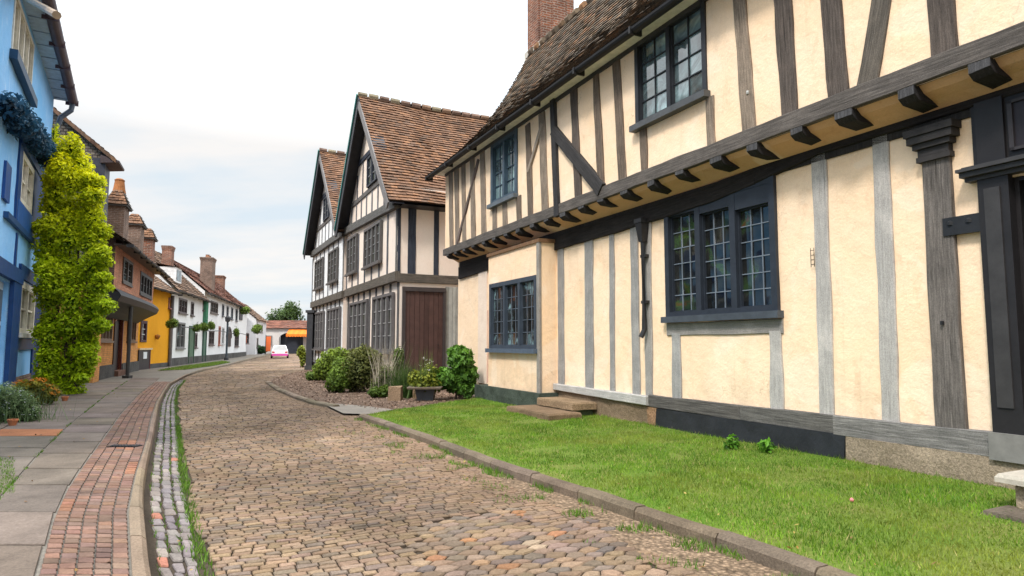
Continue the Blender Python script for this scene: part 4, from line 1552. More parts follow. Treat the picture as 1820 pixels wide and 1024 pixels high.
def gabled(label, ua, ub, ap, zf, zl, za, back, near):
    root = thing('gabled_house', label, 'house', GF.at((ua + ub) / 2, 0, 0))
    fo = .6
    # walls
    mb = MB()
    wallmesh(mb, GF, ua, ub, -.1, 3.8, [], 0, .8, .01)
    wallmesh(mb, GF, ua, ub, 3.8, zf, [], .1, .8, .01)
    top = [GF.at(ua, zf, .1), GF.at(ub, zf, .1), GF.at(ub, zl, .1), GF.at(ap, za - .25, .1), GF.at(ua, zf + .05, .1)]
    mb.poly(top)
    mb.build('front_wall', PINKW if near else WHITE, root)
    mb = MB()
    wallmesh(mb, GS, 0 if near else 0, 9, -.1, zf + .6, [], -ua * 0, .8, .01) if near else None
    for u in (ub,) if near else (ua, ub):
        mb.poly([GF.at(u, -.1, .1), GF.at(u, zl, .1), GF.at(u, zl, -back), GF.at(u, -.1, -back)])
    mb.poly([GF.at(ua, -.1, -back), GF.at(ub, -.1, -back), GF.at(ub, zl, -back), GF.at(ap, za - .25, -back), GF.at(ua, zf, -back)])
    mb.build('side_wall', PINKW, root)
    # roof
    mb = MB()
    sg = lambda x, y: -.10 * math.sin(PI * y) + .05 * nz(x * 5 + ua, y * 4) - .12 * math.sin(PI * x) * y
    eR, eL = ua - .62, ub + .25
    sl = (za - zf) / (ap - ua)
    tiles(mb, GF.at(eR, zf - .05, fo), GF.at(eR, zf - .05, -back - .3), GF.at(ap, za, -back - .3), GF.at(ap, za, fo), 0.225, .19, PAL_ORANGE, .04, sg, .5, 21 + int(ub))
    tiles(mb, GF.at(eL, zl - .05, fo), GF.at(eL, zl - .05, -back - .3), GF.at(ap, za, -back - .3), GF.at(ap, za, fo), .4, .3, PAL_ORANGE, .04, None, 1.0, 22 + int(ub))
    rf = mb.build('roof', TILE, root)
    mb = MB()
    ridge_tiles(mb, GF.at(ap, za + .03, fo), GF.at(ap, za + .03, -back - .3), .13, .45, ((.24, .15, .10), (.2, .13, .1), (.26, .22, .15)), .12)
    mb.build('ridge_tiles', TILE, rf)
    # bargeboards, soffits
    mb = MB()
    rake(mb, GF, (eR, zf - .12), (ap, za - .05), fo - .02, .28, .05, (.16, .145, .14))
    mb.build('bargeboard', PAINT, root)
    mb = MB()
    rake(mb, GF, (eL, zl - .12), (ap, za - .05), fo - .02, .42, .05, (.026, .027, .034))
    rake(mb, GF, (eL, zl - .02), (ap, za + .05), fo + .03, .12, .05, (.04, .20, .18))
    mb.build('bargeboard', PAINT, root)
    mb = MB()
    for (u, z) in ((eR, zf), (eL, zl)):
        a, b = V((u, z - .13, 0)), V((ap, za - .16, 0))
        mb.poly([GF.at(a.x, a.y, fo), GF.at(b.x, b.y, fo), GF.at(b.x, b.y, .05), GF.at(a.x, a.y, .05)], (.03, .03, .036))
        mb.poly([GF.at(a.x, a.y, .1), GF.at(a.x, a.y, -back), GF.at(a.x + (.7 if u < ap else -.4), a.y - .02, -back), GF.at(a.x + (.7 if u < ap else -.4), a.y - .02, .1)], (.03, .03, .036))
    mb.build('soffit', PAINT, root)
    # beams of the gable
    rl = lambda z: ua + (z - zf) / sl + .15
    ll = lambda z: ub - (z - zl) * (ub - ap) / (za - zl) - .15
    beam(root, 'tie_beam', GF, (ua - .1, zf - .02), (ub, zl - .1), .32, .32, .1, .16, (.11, .105, .10), seed=int(ub))
    for z, w, c in ((zf + 1.35, .20, (.12, .11, .105)), (zf + 2.95, .22, BLU)):
        beam(root, 'collar', GF, (rl(z), z), (ll(z), z), w, w, .1, .05, c, seed=int(z * 3))
    n = 9
    for i in range(1, n):
        u = ua + (ub - ua) * i / n
        z1 = min(zf + 1.3, zf + (u - ua) * sl - .3, zl + (ub - u) * (za - zl) / (ub - ap) - .3)
        if z1 > zf + .25:
            beam(root, 'stud', GF, (u, zf + .1), (u, z1), .13, .13, .1, .03, (.13, .13, .14), seed=i)
    for i in range(1, 6):
        u = rl(zf + 1.4) + (ll(zf + 1.4) - rl(zf + 1.4)) * i / 6
        z1 = min(zf + 2.9, zf + (u - ua) * sl - .35, zl + (ub - u) * (za - zl) / (ub - ap) - .35)
        if z1 > zf + 1.7:
            beam(root, 'stud', GF, (u, zf + 1.42), (u, z1), .12, .12, .1, .03, BLU, seed=i + 20)
    # the upper floor and ground floor of the front
    for i in range(0, 8):
        u = ua + .1 + (ub - ua - .2) * i / 7
        beam(root, 'stud', GF, (u, 3.9), (u, zf - .15), .16, .16, .1, .03, (.10, .10, .11) if i else (.12, .115, .11), seed=i + 40)
    beam(root, 'jetty_beam', GF, (ua - .05, 3.8), (ub, 3.8), .34, .34, .05, .14, (.10, .085, .07), seed=int(ub) + 3)
    beam(root, 'sill_beam', GF, (ua, .35), (ub, .35), .25, .25, 0, .05, (.11, .10, .095), seed=int(ub) + 4)
    for i in range(0, 9):
        u = ua + .12 + (ub - ua - .24) * i / 8
        beam(root, 'post', GF, (u, .45), (u, 3.65), .17, .17, 0, .04, (.09, .085, .085), seed=i + 60)
    return root


g1 = gabled('tall brown tiled house with a half-timbered front gable beside the cream house', 0.0, 8.35, 4.4, 6.30, 6.75, 11.6, 8.6, True)
g2 = gabled('farther gabled house with green edged roof, half hidden behind the nearer gable', 9.0, 18.2, 13.7, 6.7, 6.9, 11.85, 8.0, False)
fcw = (.30, .29, .285)
window(g1, GF, 1.95, 4.6, 4.55, 6.08, .19, 4, 2, 4, .09, .08, (.10, .09, .085), (.2, .2, .2), .03, .05, .03, (.05, .05), .1)
window(g1, GF, 6.0, 7.9, 4.6, 6.2, .19, 3, 2, 4, .09, .08, (.10, .09, .085), (.2, .2, .2), .03, .05, .03, (.05, .05), .1)
window(g1, GF, 2.75, 4.3, 7.78, 9.0, .19, 2, 2, 3, .08, .08, BLU, (.2, .2, .2), .03, .05, .03)
window(g1, GF, .5, 3.4, 1.25, 3.3, .09, 4, 2, 4, .10, .10, (.12, .11, .11), fcw, .03, .05, .03, (.05, .05), .14, GLASS)
window(g1, GF, 4.3, 7.6, 1.25, 3.3, .09, 4, 2, 4, .10, .10, (.12, .11, .11), fcw, .03, .05, .03, (.05, .05), .14, GLASS)
window(g2, GF, 9.8, 13.0, 1.25, 3.3, .09, 4, 2, 4, .10, .10, (.12, .11, .11), fcw, .03, .05, .03, (.05, .05), .14, GLASS)
window(g2, GF, 14.2, 17.4, 1.25, 3.3, .09, 4, 2, 4, .10, .10, (.12, .11, .11), fcw, .03, .05, .03, (.05, .05), .14, GLASS)
window(g2, GF, 10.2, 12.6, 4.6, 6.2, .19, 3, 2, 4, .09, .08, (.10, .09, .085), (.2, .2, .2), .03, .05, .03, (.05, .05), .1)
window(g2, GF, 14.2, 16.8, 4.6, 6.2, .19, 3, 2, 4, .09, .08, (.10, .09, .085), (.2, .2, .2), .03, .05, .03, (.05, .05), .1)
window(g2, GF, 12.9, 14.4, 8.15, 9.4, .19, 2, 2, 3, .08, .08, BLU, (.2, .2, .2), .03, .05, .03)
# the side wall of the nearer house, facing down the street
for (a, b) in ((-.16, -.06), (.20, .48), (1.13, 1.31), (2.1, 2.3), (3.2, 3.4)):
    beam(g1, 'stud', GS, ((a + b) / 2 + .06, 3.9), ((a + b) / 2 + .06, 6.35), b - a, b - a, 0, .03, BLU, seed=int(a * 10) + 90)
beam(g1, 'wall_plate', GS, (-.3, 6.32), (8, 6.4), .2, .2, 0, .1, (.03, .03, .036), seed=98)
beam(g1, 'jetty_beam', GS, (-.1, 3.75), (8, 3.75), .3, .3, 0, .07, (.10, .085, .07), seed=99)
mb = MB()
for i in range(8):
    a, b = .18 + i * .17, .18 + (i + 1) * .17 - .012
    k = random.uniform(.8, 1.2)
    mb.pbox(GS, a, b, .05, 3.3, .0, .05 + random.uniform(0, .008), (.075 * k, .040 * k, .034 * k))
mb.pbox(GS, .08, .18, 0, 3.4, 0, .10, (.055, .045, .045))
mb.pbox(GS, 1.53, 1.62, 0, 3.4, 0, .10, (.055, .045, .045))
mb.pbox(GS, .08, 1.62, 3.3, 3.45, 0, .11, (.055, .045, .045))
dd = mb.build('plank_door', PAINT, g1)
mb = MB()
mb.tube([GS.at(1.36, 1.5, .05), GS.at(1.36, 1.5, .10), GS.at(1.36, 1.36, .10)], .015, 6)
mb.build('handle', METAL, dd)
mb = MB()
u = 1.64
while u < 3.0:
    w = random.uniform(.10, .16)
    k = random.uniform(.75, 1.15)
    mb.pbox(GS, u, u + w - .01, .1, 3.5, .0, .04 + random.uniform(0, .02), (.36 * k, .36 * k, .33 * k))
    u += w
mb.build('weatherboarding', PAINT, g1)
#%%LEFT
# ================================================================== THE HOUSES ON THE LEFT
DKB = (.012, .055, .19)                     # dark blue paint
CRM = (.74, .70, .60)
BP = Plane(G(63, 694), vpdir(235))
if BP.n.x < 0:
    BP.n = -BP.n
bh = thing('blue_house', 'pale blue rendered house with dark blue trim and white windows at the left edge', 'house', BP.at(-4, 0, 0))
B0_, B1_ = -17.0, 0.0
rw2 = BP.rect(22, -45, 58, 92)
rw2 = (-8.4, -5.2, 8.1, 9.55)
rw1 = (-5.95, -3.75, 5.15, 6.45)
rwg = (-4.75, -1.75, 1.8, 3.2)
mb = MB()
wallmesh(mb, BP, B0_, B1_, -.1, 10.0, [rw2, rw1, rwg, (-8.6, -6.4, .2, 3.0)], 0, .6, .02, .12)
mb.poly([BP.at(B1_, -.1, 0), BP.at(B1_, 10.0, 0), BP.at(B1_, 14.5, -4.5), BP.at(B1_, 10, -9), BP.at(B1_, -.1, -9)])
mb.poly([BP.at(B0_, -.1, 0), BP.at(B0_, 10.0, 0), BP.at(B0_, 14.5, -4.5), BP.at(B0_, 10, -9), BP.at(B0_, -.1, -9)])
mb.build('wall', BLUEW, bh)
window(bh, BP, *rw2, 0, 4, 1, 1, .10, .12, CRM, None, .03, .06, .02, (.15, .15), .16, GLASS_C, None, (.02, .06, .12), .22)
window(bh, BP, *rw1, 0, 2, 1, 2, .16, .10, CRM, None, .04, .06, .05, None, .1, GLASS_C)
window(bh, BP, *rwg, 0, 2, 1, 2, .18, .10, CRM, None, .04, .06, .05, (.1, .1), .12, GLASS_C, None, (.55, .56, .54), .12)
window(bh, BP, -13.5, -11, 1.8, 3.6, .06, 2, 1, 2, .16, .10, CRM, None, .04, .05, .05, (.1, .1), .12, GLASS_C)
mb = MB()
def fr(a, b, z0, z1, o=.05, col=DKB):
    mb.pbox(BP, a, b, z0, z1, -.02, o, col)
# surround of the ground floor window, band courses, door case
fr(-5.15, -4.78, 1.0, 3.55, .055)
fr(-1.72, -.25, .5, 3.5, .05, (.012, .05, .16))
fr(-5.15, -.25, 3.25, 3.62, .065)
fr(-4.78, -1.72, 1.35, 1.66, .05, (.012, .045, .12))
fr(-7.9, -2.0, 4.38, 4.52, .10, (.012, .06, .18))
fr(-6.35, -3.6, 4.55, 5.12, .06, (.02, .10, .34))
fr(-6.5, -6.0, 4.55, 6.6, .05)
fr(-3.70, -.7, 4.55, 6.6, .05, (.012, .05, .16))
fr(-6.5, -.7, 6.5, 6.72, .08)
fr(-9.2, -5.1, 3.05, 3.4, .12)
fr(-6.4, -5.2, .1, 3.05, .10)
fr(-6.05, -5.85, 3.45, 4.3, .04)
fr(-8.3, -7.6, 4.75, 5.6, .06, (.015, .07, .26))
mb.build('painted_trim', PAINT, bh)
mb = MB()
mb.pbox(BP, -8.6, -6.4, .2, 3.0, -.16, -.12, (.55, .68, .78))
for i in range(3):
    for j in range(2):
        mb.pbox(BP, -8.4 + i * .66, -7.85 + i * .66, 1.2 + j * .85, 1.95 + j * .85, -.12, -.10, (.09, .12, .16))
mb.build('door', PAINT, bh)
mb = MB()
mb.pbox(BP, -6.0, -.05, -.1, .62, -.05, .04)
mb.build('brick_plinth', BRICK_BRN, bh)
mb = MB()
mb.pbox(BP, B0_, B1_ + .05, 9.80, 9.86, 0, .42, (.42, .55, .70))
for i in range(18):
    u = B1_ - .2 - i * .9
    mb.pbox(BP, u - .02, u + .02, 9.785, 9.80, .02, .40, (.22, .30, .42))
mb.build('soffit', PAINT, bh)
gutter(bh, BP, B0_, B1_ + .1, 9.86, .53, .15, (.085, .055, .07), nseg=20)
mb = MB()
tiles(mb, BP.at(B0_, 9.92, .52), BP.at(B1_ + .15, 9.92, .52), BP.at(B1_ + .15, 14.6, -4.5), BP.at(B0_, 14.6, -4.5), .4, .3, PAL_BROWN, .03, None, 1, 31)
tiles(mb, BP.at(B0_, 9.92, -9.5), BP.at(B1_ + .15, 9.92, -9.5), BP.at(B1_ + .15, 14.6, -4.5), BP.at(B0_, 14.6, -4.5), .8, .6, PAL_BROWN, .03, None, 1, 32)
mb.build('roof', TILE, bh)
mb = MB()
mb.tube([BP.at(.02, 9.75, .53), BP.at(.02, 9.5, .50), BP.at(.02, 9.2, .22), BP.at(.02, 8.85, .14), BP.at(.02, .3, .14)], .085, 10, (.10, .12, .16))
for z in (8.6, 6.5, 4.5, 2.5):
    mb.pbox(BP, -.10, .14, z, z + .07, 0, .24, (.09, .11, .14))
mb.build('downpipe', PAINT, bh)
mb = MB()
a, b = BP.at(-8.2, 9.55, .05), None
r = ray(101, 27)
oo = BP.o + BP.n * 1.7
t = (oo - EYE).dot(BP.n) / r.dot(BP.n)
b = EYE + r * t
mb.tube([a, a.lerp(b, .5), b], [.06, .055, .05], 8, (.33, .24, .17))
solo(mb, 'wooden_pole', PAINT, 'weathered wooden pole jutting from the top of the blue house', 'pole', a)
# climber along the string course
mb = MB()
bl_ = []
for i in range(30):
    u = -9.6 + 9.4 * i / 29
    z = 6.45 + .034 * i + .16 * nz(u * 1.4, 3)
    bl_.append((tuple(BP.at(u, z, .22)), (.34, .26, .30 + .10 * nz(u * 2, 8))))
foliage(mb, bl_, 6000, .13, (.008, .026, .045), (.05, .16, .27), .2, .3, 41)
solo(mb, 'ivy_garland', LEAF, 'dark bluish ivy trailing in a band across the blue house', 'ivy', BP.at(-4, 6.2, .1))

# tall shingled house behind the climber
SP_ = Plane(V((-15.35, 23.85, 0)), vpdir(400))
if SP_.n.x < 0:
    SP_.n = -SP_.n
SG_ = Plane(V((-15.35, 23.85, 0)), (-SP_.n.x, -SP_.n.y))
if SG_.n.y > 0:
    SG_.n = -SG_.n
sh = thing('shingled_house', 'tall narrow house with a grey shingled gable and orange verge tiles behind the creeper', 'house', SP_.at(0, 0, -2))
ez, az, hw, dp = 8.75, 11.5, 3.3, 1.2
mb = MB()
mb.poly([SG_.at(0, -.1), SG_.at(2 * hw, -.1), SG_.at(2 * hw, ez), SG_.at(hw, az), SG_.at(0, ez)])
mb.poly([SG_.at(0, -.1, -dp), SG_.at(2 * hw, -.1, -dp), SG_.at(2 * hw, ez, -dp), SG_.at(hw, az, -dp), SG_.at(0, ez, -dp)])
mb.build('gable_wall', SHINGLE, sh)
mb = MB()
mb.pbox(SP_, .0, dp, 3.6, ez - .05, -.1, .02, (.065, .065, .085))  # dark tint stands in for a facade lying in shadow
mb.pbox(SP_, -.08, .05, 3.6, ez - .3, -.5, .05, (.06, .06, .075))
mb.build('front_wall', PAINT, sh)
mb = MB()
mb.pbox(SP_, -.02, dp, -.1, 3.6, -.1, .03)
mb.build('lower_wall', BRICK_ORA, sh)
mb = MB()
ri = lambda s, o: SG_.at(s, 0, o)
def pt(s, z, o): return SG_.at(s, z, o)
tiles(mb, pt(-.3, ez - .22, .18), pt(-.3, ez - .22, -dp - .2), pt(hw, az, -dp - .2), pt(hw, az, .18), .22, .2, PAL_ORANGE, .03, None, 1.2, 51)
tiles(mb, pt(2 * hw + .3, ez - .25, .18), pt(2 * hw + .3, ez - .25, -dp - .2), pt(hw, az, -dp - .2), pt(hw, az, .18), .3, .3, PAL_ORANGE, .03, None, 1.2, 52)
mb.build('roof', TILE, sh)
mb = MB()
n = 22
for i in range(n):
    t = i / n
    s0, z0 = -.4 + (hw + .4) * t, ez - .30 + (az - ez + .3) * t
    c = random.choice(PAL_ORANGE)
    mb.hexa([pt(s0, z0 - .16, .02), pt(s0 + .16, z0 - .03, .02), pt(s0 + .16, z0 - .03, .24), pt(s0, z0 - .16, .24), pt(s0, z0 + .03, .02), pt(s0 + .17, z0 + .16, .02), pt(s0 + .17, z0 + .13, .24), pt(s0, z0 + .0, .24)], vary(c, .2))
mb.build('verge_tiles', TILE, sh)
mb = MB()
mb.hexa([SP_.at(-.2, ez - .5, -.1), SP_.at(dp, ez - .5, -.1), SP_.at(dp, ez - .42, .5), SP_.at(-.2, ez - .42, .5), SP_.at(-.2, ez - .2, -.1), SP_.at(dp, ez - .2, -.1), SP_.at(dp, ez - .36, .52), SP_.at(-.2, ez - .36, .52)], (.08, .055, .055))
mb.build('eaves_board', PAINT, sh)

# brick house with jetty
KP = Plane(G(150, 685), vpdir(440))
if KP.n.x < 0:
    KP.n = -KP.n
kh = thing('jettied_brick_house', 'salmon brick jettied house with a curved black overhang and orange brick ground floor', 'house', KP.at(5, 0, 0))
kz0, kz1, kj = 3.55, 5.55, .7
r1 = KP.rect(219, 436, 237, 486, kj)
r1 = (2.0, 4.3, 4.05, 5.05)
r2 = (6.6, 10.6, 3.9, 4.95)
mb = MB()
wallmesh(mb, KP, .3, 11.3, kz0 - .15, kz1, [r1, r2], kj, .6, .03, .1)
mb.build('upper_wall', BRICK_SAL, kh)
mb = MB()
mb.poly([KP.at(.3, kz0 - .15, kj), KP.at(.3, kz1, kj), KP.at(.3, kz1 + 3.4, -3.4), KP.at(.3, kz1, -7.5), KP.at(.3, kz0 - .15, -7.5)], (.55, .5, .52))
mb.build('end_wall', BRICK_BRN, kh)
mb = MB()
mb.poly([KP.at(11.3, kz0 - .15, kj), KP.at(11.3, kz1, kj), KP.at(11.3, kz1 + 3.4, -3.4), KP.at(11.3, kz1, -7.5), KP.at(11.3, kz0 - .15, -7.5)])
mb.build('end_wall', BRICK_BRN, kh)
WD = (.085, .07, .06)
window(kh, KP, *r1, kj, 2, 1, 3, .12, .14, WD, None, .04, .05, .03, (.03, .03), .06, GLASS_C)
window(kh, KP, *r2, kj, 4, 1, 2, .16, .16, (.05, .045, .045), None, .04, .05, .03, (.03, .03), .06, GLASS_C)
mb = MB()
g_w, g_w2, g_d = (.6, 4.6, 1.65, 2.9), (8.4, 11.0, 1.65, 2.95), (5.2, 7.0, .3, 2.95)
wallmesh(mb, KP, -.4, 12.0, .55, 3.6, [g_w, g_w2, g_d], 0, .7, .02, .12)
mb.poly([KP.at(-.4, -.1, 0), KP.at(-.4, 3.6, 0), KP.at(-.4, 3.6, -7), KP.at(-.4, -.1, -7)])
mb.poly([KP.at(12, -.1, 0), KP.at(12, 3.6, 0), KP.at(12, 3.6, -7), KP.at(12, -.1, -7)])
mb.build('lower_wall', BRICK_ORA, kh)
window(kh, KP, *g_w, 0, 6, 1, 1, .12, .10, (.22, .15, .10), None, .04, .06, .03, (.1, .1), .1)
window(kh, KP, *g_w2, 0, 4, 1, 2, .12, .10, (.16, .09, .05), None, .04, .06, .03, (.1, .1), .1)
mb = MB()
mb.pbox(KP, 5.2, 7.0, .3, 2.95, -.16, -.1, (.03, .018, .016))
mb.pbox(KP, 7.0, 7.15, .3, 3.0, -.1, .05, (.14, .03, .025))
mb.pbox(KP, 5.05, 5.2, .3, 3.0, -.1, .05, (.05, .03, .025))
mb.build('door', PAINT, kh)
mb = MB()
mb.pbox(KP, -.5, 5.1, -.1, .62, -.1, .10)
mb.pbox(KP, 7.1, 12.05, -.1, .60, -.1, .10)
mb.pbox(KP, 5.1, 7.1, -.1, .32, -.1, .25, (1.8, 1.0, .75))
mb.build('plinth', STONE_D, kh)
mb = MB()
for i in range(24):
    a, b = .1 + 11.4 * i / 24, .1 + 11.4 * (i + 1) / 24
    bulge = lambda u: .12 * math.sin(PI * (u / 11.5))
    pf = [(kj + .22, kz0 - .06), (kj + .30, kz0 - .2), (kj + .2, kz0 - .42), (.35, kz0 - .72), (.0, kz0 - .95)]
    P0 = [KP.at(a, z, o + bulge(a)) for o, z in pf]
    P1 = [KP.at(b, z, o + bulge(b)) for o, z in pf]
    for k in range(4):
        mb.poly([P0[k], P1[k], P1[k + 1], P0[k + 1]], (.012, .011, .013))
    mb.poly([P0[0], P1[0], KP.at(b, kz0 + .12, kj), KP.at(a, kz0 + .12, kj)], (.05, .052, .06))  # paler bluish lip paints a highlight along the black curve
for u in (.1, 11.5):
    mb.poly([KP.at(u, z, o) for o, z in pf] + [KP.at(u, kz0, 0)], (.025, .025, .028))
mb.build('jetty', PAINT, kh)
for u in (5.0, 7.0, 9.0):
    mb = MB()
    for (o0, z0), (o1, z1) in zip([(.02, 2.45), (.16, 2.75), (.42, 2.98)], [(.16, 2.75), (.42, 2.98), (.8, 3.12)]):
        mb.hexa([KP.at(u, z0, o0), KP.at(u + .2, z0, o0), KP.at(u + .2, z0 + .2, o0), KP.at(u, z0 + .2, o0), KP.at(u, z1, o1), KP.at(u + .2, z1, o1), KP.at(u + .2, z1 + .2, o1), KP.at(u, z1 + .2, o1)], (.36, .22, .16))
    mb.build('bracket', PAINT, kh)
mb = MB()
sgk = lambda x, y: -.1 * math.sin(PI * y) + .06 * nz(x * 5, y * 3)
tiles(mb, KP.at(-.2, kz1 - .25, kj + .55), KP.at(12.1, kz1 - .35, kj + .55), KP.at(12.1, 8.6, -3.4), KP.at(-.2, 9.0, -3.4), .3, .24, PAL_BROWN, .03, sgk, 1.3, 61)
tiles(mb, KP.at(-.2, kz1 - .25, -7.6), KP.at(12.1, kz1 - .35, -7.6), KP.at(12.1, 8.6, -3.4), KP.at(-.2, 9.0, -3.4), .6, .4, PAL_BROWN, .03, None, 1.3, 62)
krf = mb.build('roof', TILE, kh)
gutter(kh, KP, -.2, 12.1, kz1 - .3, kj + .58, .09, (.03, .028, .03), nseg=10)
mb = MB()
mb.pbox(KP, .2, 11.6, kz1 - .28, kz1 - .22, kj - .05, kj + .52, (.14, .10, .08))
mb.build('soffit', PAINT, kh)
# chimneys with tiled caps
def capped(root, P, u0, u1, o0, o1, z0, z1, zc, mat, pot=True, name='chimney'):
    mb = MB()
    mb.pbox(P, u0, u1, z0, z1, o0, o1)
    c = mb.build(name, mat, root)
    mb = MB()
    um, om = (u0 + u1) / 2, (o0 + o1) / 2
    e = .10
    lo = [(u0 - e, o0 - e), (u1 + e, o0 - e), (u1 + e, o1 + e), (u0 - e, o1 + e)]
    mb.pbox(P, u0 - e, u1 + e, z1 + .003, z1 + .07, o0 - e, o1 + e, (.10, .095, .09))
    f = .35
    hi = [(um + (a - um) * f, om + (b - om) * f) for a, b in lo]
    for i in range(4):
        j = (i + 1) % 4
        pal = PAL_ORANGE if i != 2 else ((.25, .22, .19), (.18, .16, .14), (.30, .24, .2))
        tiles(mb, P.at(lo[i][0], z1 + .08, lo[i][1]), P.at(lo[j][0], z1 + .08, lo[j][1]), P.at(hi[j][0], zc, hi[j][1]), P.at(hi[i][0], zc, hi[i][1]), .2, .16, pal, .03, None, 1.4, 70 + i)
    if pot:
        mb.lathe(P.at(um, zc - .1, om), [(.26, 0), (.22, .2), (.18, .5), (.2, .56), (.12, .62)], 10, (.40, .16, .06))
    mb.build('tiled_cap', TILE, c)
    return c


capped(krf, KP, 2.5, 3.6, -.06, .58, 5.3, 7.2, 7.95, BRICK_BRN, True)
capped(krf, KP, 6.0, 7.1, .1, .71, 5.3, 7.0, 7.6, BRICK_BRN, False)
capped(krf, KP, 9.5, 10.5, .28, .78, 5.3, 6.9, 7.5, BRICK_RED, False)
mb = MB()
gp_ = G(226, 676)
mb.tube([V((gp_.x, gp_.y, .05)), V((gp_.x, gp_.y, 3.2))], .075, 8, (.055, .055, .055))
mb.box(gp_.x - .14, gp_.x + .14, gp_.y - .14, gp_.y + .14, .06, .2, (.06, .06, .06))
solo(mb, 'iron_post', PAINT, 'thin black post holding up the overhang of the brick house', 'post', (gp_.x, gp_.y, .08))

# yellow house
w1o = G(299, 654)
yo = KP.at(12.02, 0, -.25)
YP = Plane(yo, (w1o.x - yo.x, w1o.y - yo.y))
if YP.n.x < 0:
    YP.n = -YP.n
YL = (V((w1o.x, w1o.y, 0)) - YP.o).length - .05
yh = thing('yellow_house', 'narrow bright yellow rendered house with a dark door', 'house', YP.at(3, 0, 0))
wy = YP.rect(249, 570, 260, 608)
dy = YP.rect(244, 622, 264, 663)
mb = MB()
wallmesh(mb, YP, 0, YL, .35, 4.9, [(wy[0], wy[1], wy[2], wy[3])], 0, .8, .02, .1)
mb.poly([YP.at(0, 0, 0), YP.at(0, 4.9, 0), YP.at(0, 7.4, -3), YP.at(0, 4.9, -6), YP.at(0, 0, -6)])
mb.poly([YP.at(YL, 0, 0), YP.at(YL, 4.9, 0), YP.at(YL, 7.4, -3), YP.at(YL, 4.9, -6), YP.at(YL, 0, -6)])
mb.build('wall', YELLOW, yh)
mb = MB()
mb.pbox(YP, dy[1] + .1, YL, -.1, .36, -.1, .04)
mb.build('plinth', STONE_D, yh)
window(yh, YP, *wy, 0, 1, 2, 3, .16, .1, (.07, .03, .04), (.5, .5, .5), .05, .06, .05, None, .1, GLASS_C)
mb = MB()
mb.pbox(YP, dy[0], dy[1], -.05, dy[3], 0, .07, (.035, .026, .03))
mb.pbox(YP, dy[1] - .07, dy[1] + .03, -.05, dy[3], .0, .09, (.13, .03, .035))
d_ = mb.build('door', PAINT, yh)
mb = MB()
um = (dy[0] + dy[1]) / 2
mb.pbox(YP, um - .25, um + .35, dy[3] - .5, dy[3] - .12, .07, .085, (.75, .77, .8))
mb.build('notice', CLOTH, d_)
mb = MB()
mb.pbox(YP, dy[0] - .05, dy[1] + .25, dy[3], dy[3] + .1, 0, .12, (.65, .5, .3))
mb.build('lintel', PAINT, yh)
mb = MB()
q = YP.px(276, 599)
mb.lathe(YP.at(q[0], q[1] - .15, .12), [(.05, 0), (.16, .18), (.14, .26), (.03, .3)], 8, (.40, .16, .03))
mb.build('wall_lamp', PAINT, yh)
mb = MB()
tiles(mb, YP.at(-.3, 4.75, .45), YP.at(YL + .2, 4.75, .45), YP.at(YL + .2, 7.4, -3), YP.at(-.3, 7.4, -3), .35, .28, PAL_BROWN, .03, None, 1.2, 81)
tiles(mb, YP.at(-.3, 4.75, -6.3), YP.at(YL + .2, 4.75, -6.3), YP.at(YL + .2, 7.4, -3), YP.at(-.3, 7.4, -3), .7, .5, PAL_BROWN, .03, None, 1.2, 82)
yrf = mb.build('roof', TILE, yh)
mb = MB()
stack(mb, YP, 3.6, 4.4, 5.5, 7.2, -2.6, -1.9, .06)
mb.build('chimney', BRICK_RED, yrf)
gutter(yh, YP, -.3, YL + .2, 4.72, .5, .1, (.03, .03, .034), nseg=6)
mb = MB()
mb.tube([YP.at(YL - .12, 4.6, .12), YP.at(YL - .12, .1, .12)], .11, 8, (.13, .125, .13))
mb.build('downpipe', PAINT, yh)

# white cottages
WP = Plane(w1o, vpdir(590))
if WP.n.x < 0:
    WP.n = -WP.n
GREEN = (.05, .17, .09)
c1 = thing('white_cottage', 'low white cottage with dark eaves and a small dormer next to the yellow house', 'cottage', WP.at(5, 0, 0))
c2 = thing('white_cottage', 'long white house with a big brick chimney and an arched doorway', 'house', WP.at(24, 0, 0))
WX = lambda x0, y0, x1, y1: WP.rect(x0, y0, x1, y1)
def white_house(root, u0, u1, ez, rz, wins, pal, seed, depth=7.0, eo=.35):
    mb = MB()
    wallmesh(mb, WP, u0, u1, .55, ez + .05, [w[0] for w in wins], 0, 1.5, .03, .14)
    for u in (u0, u1):
        mb.poly([WP.at(u, 0, 0), WP.at(u, ez, 0), WP.at(u, rz, -depth / 2), WP.at(u, ez, -depth), WP.at(u, 0, -depth)])
    mb.build('wall', WHITE, root)
    mb = MB()
    mb.pbox(WP, u0, u1, -.1, .6, -.1, .06)
    mb.build('plinth', STONE_D, root)
    mb = MB()
    tiles(mb, WP.at(u0 - .1, ez - .12, eo), WP.at(u1 + .1, ez - .12, eo), WP.at(u1 + .1, rz, -depth / 2), WP.at(u0 - .1, rz, -depth / 2), .4, .3, pal, .04, lambda x, y: .06 * nz(x * 5, y * 3), 1.3, seed)
    tiles(mb, WP.at(u0 - .1, ez - .12, -depth - eo), WP.at(u1 + .1, ez - .12, -depth - eo), WP.at(u1 + .1, rz, -depth / 2), WP.at(u0 - .1, rz, -depth / 2), .9, .6, pal, .04, None, 1.3, seed + 1)
    rf = mb.build('roof', TILE, root)
    gutter(root, WP, u0 - .1, u1 + .1, ez - .16, eo + .05, .12, (.05, .045, .045), nseg=6)
    for r, lights, rows, fc, gl in wins:
        window(root, WP, *r, 0, lights, 1, rows, .12, .10, fc, None, .04, .08, .05, (.05, .05), .12, gl)
    return rf
DW = (.10, .08, .08)
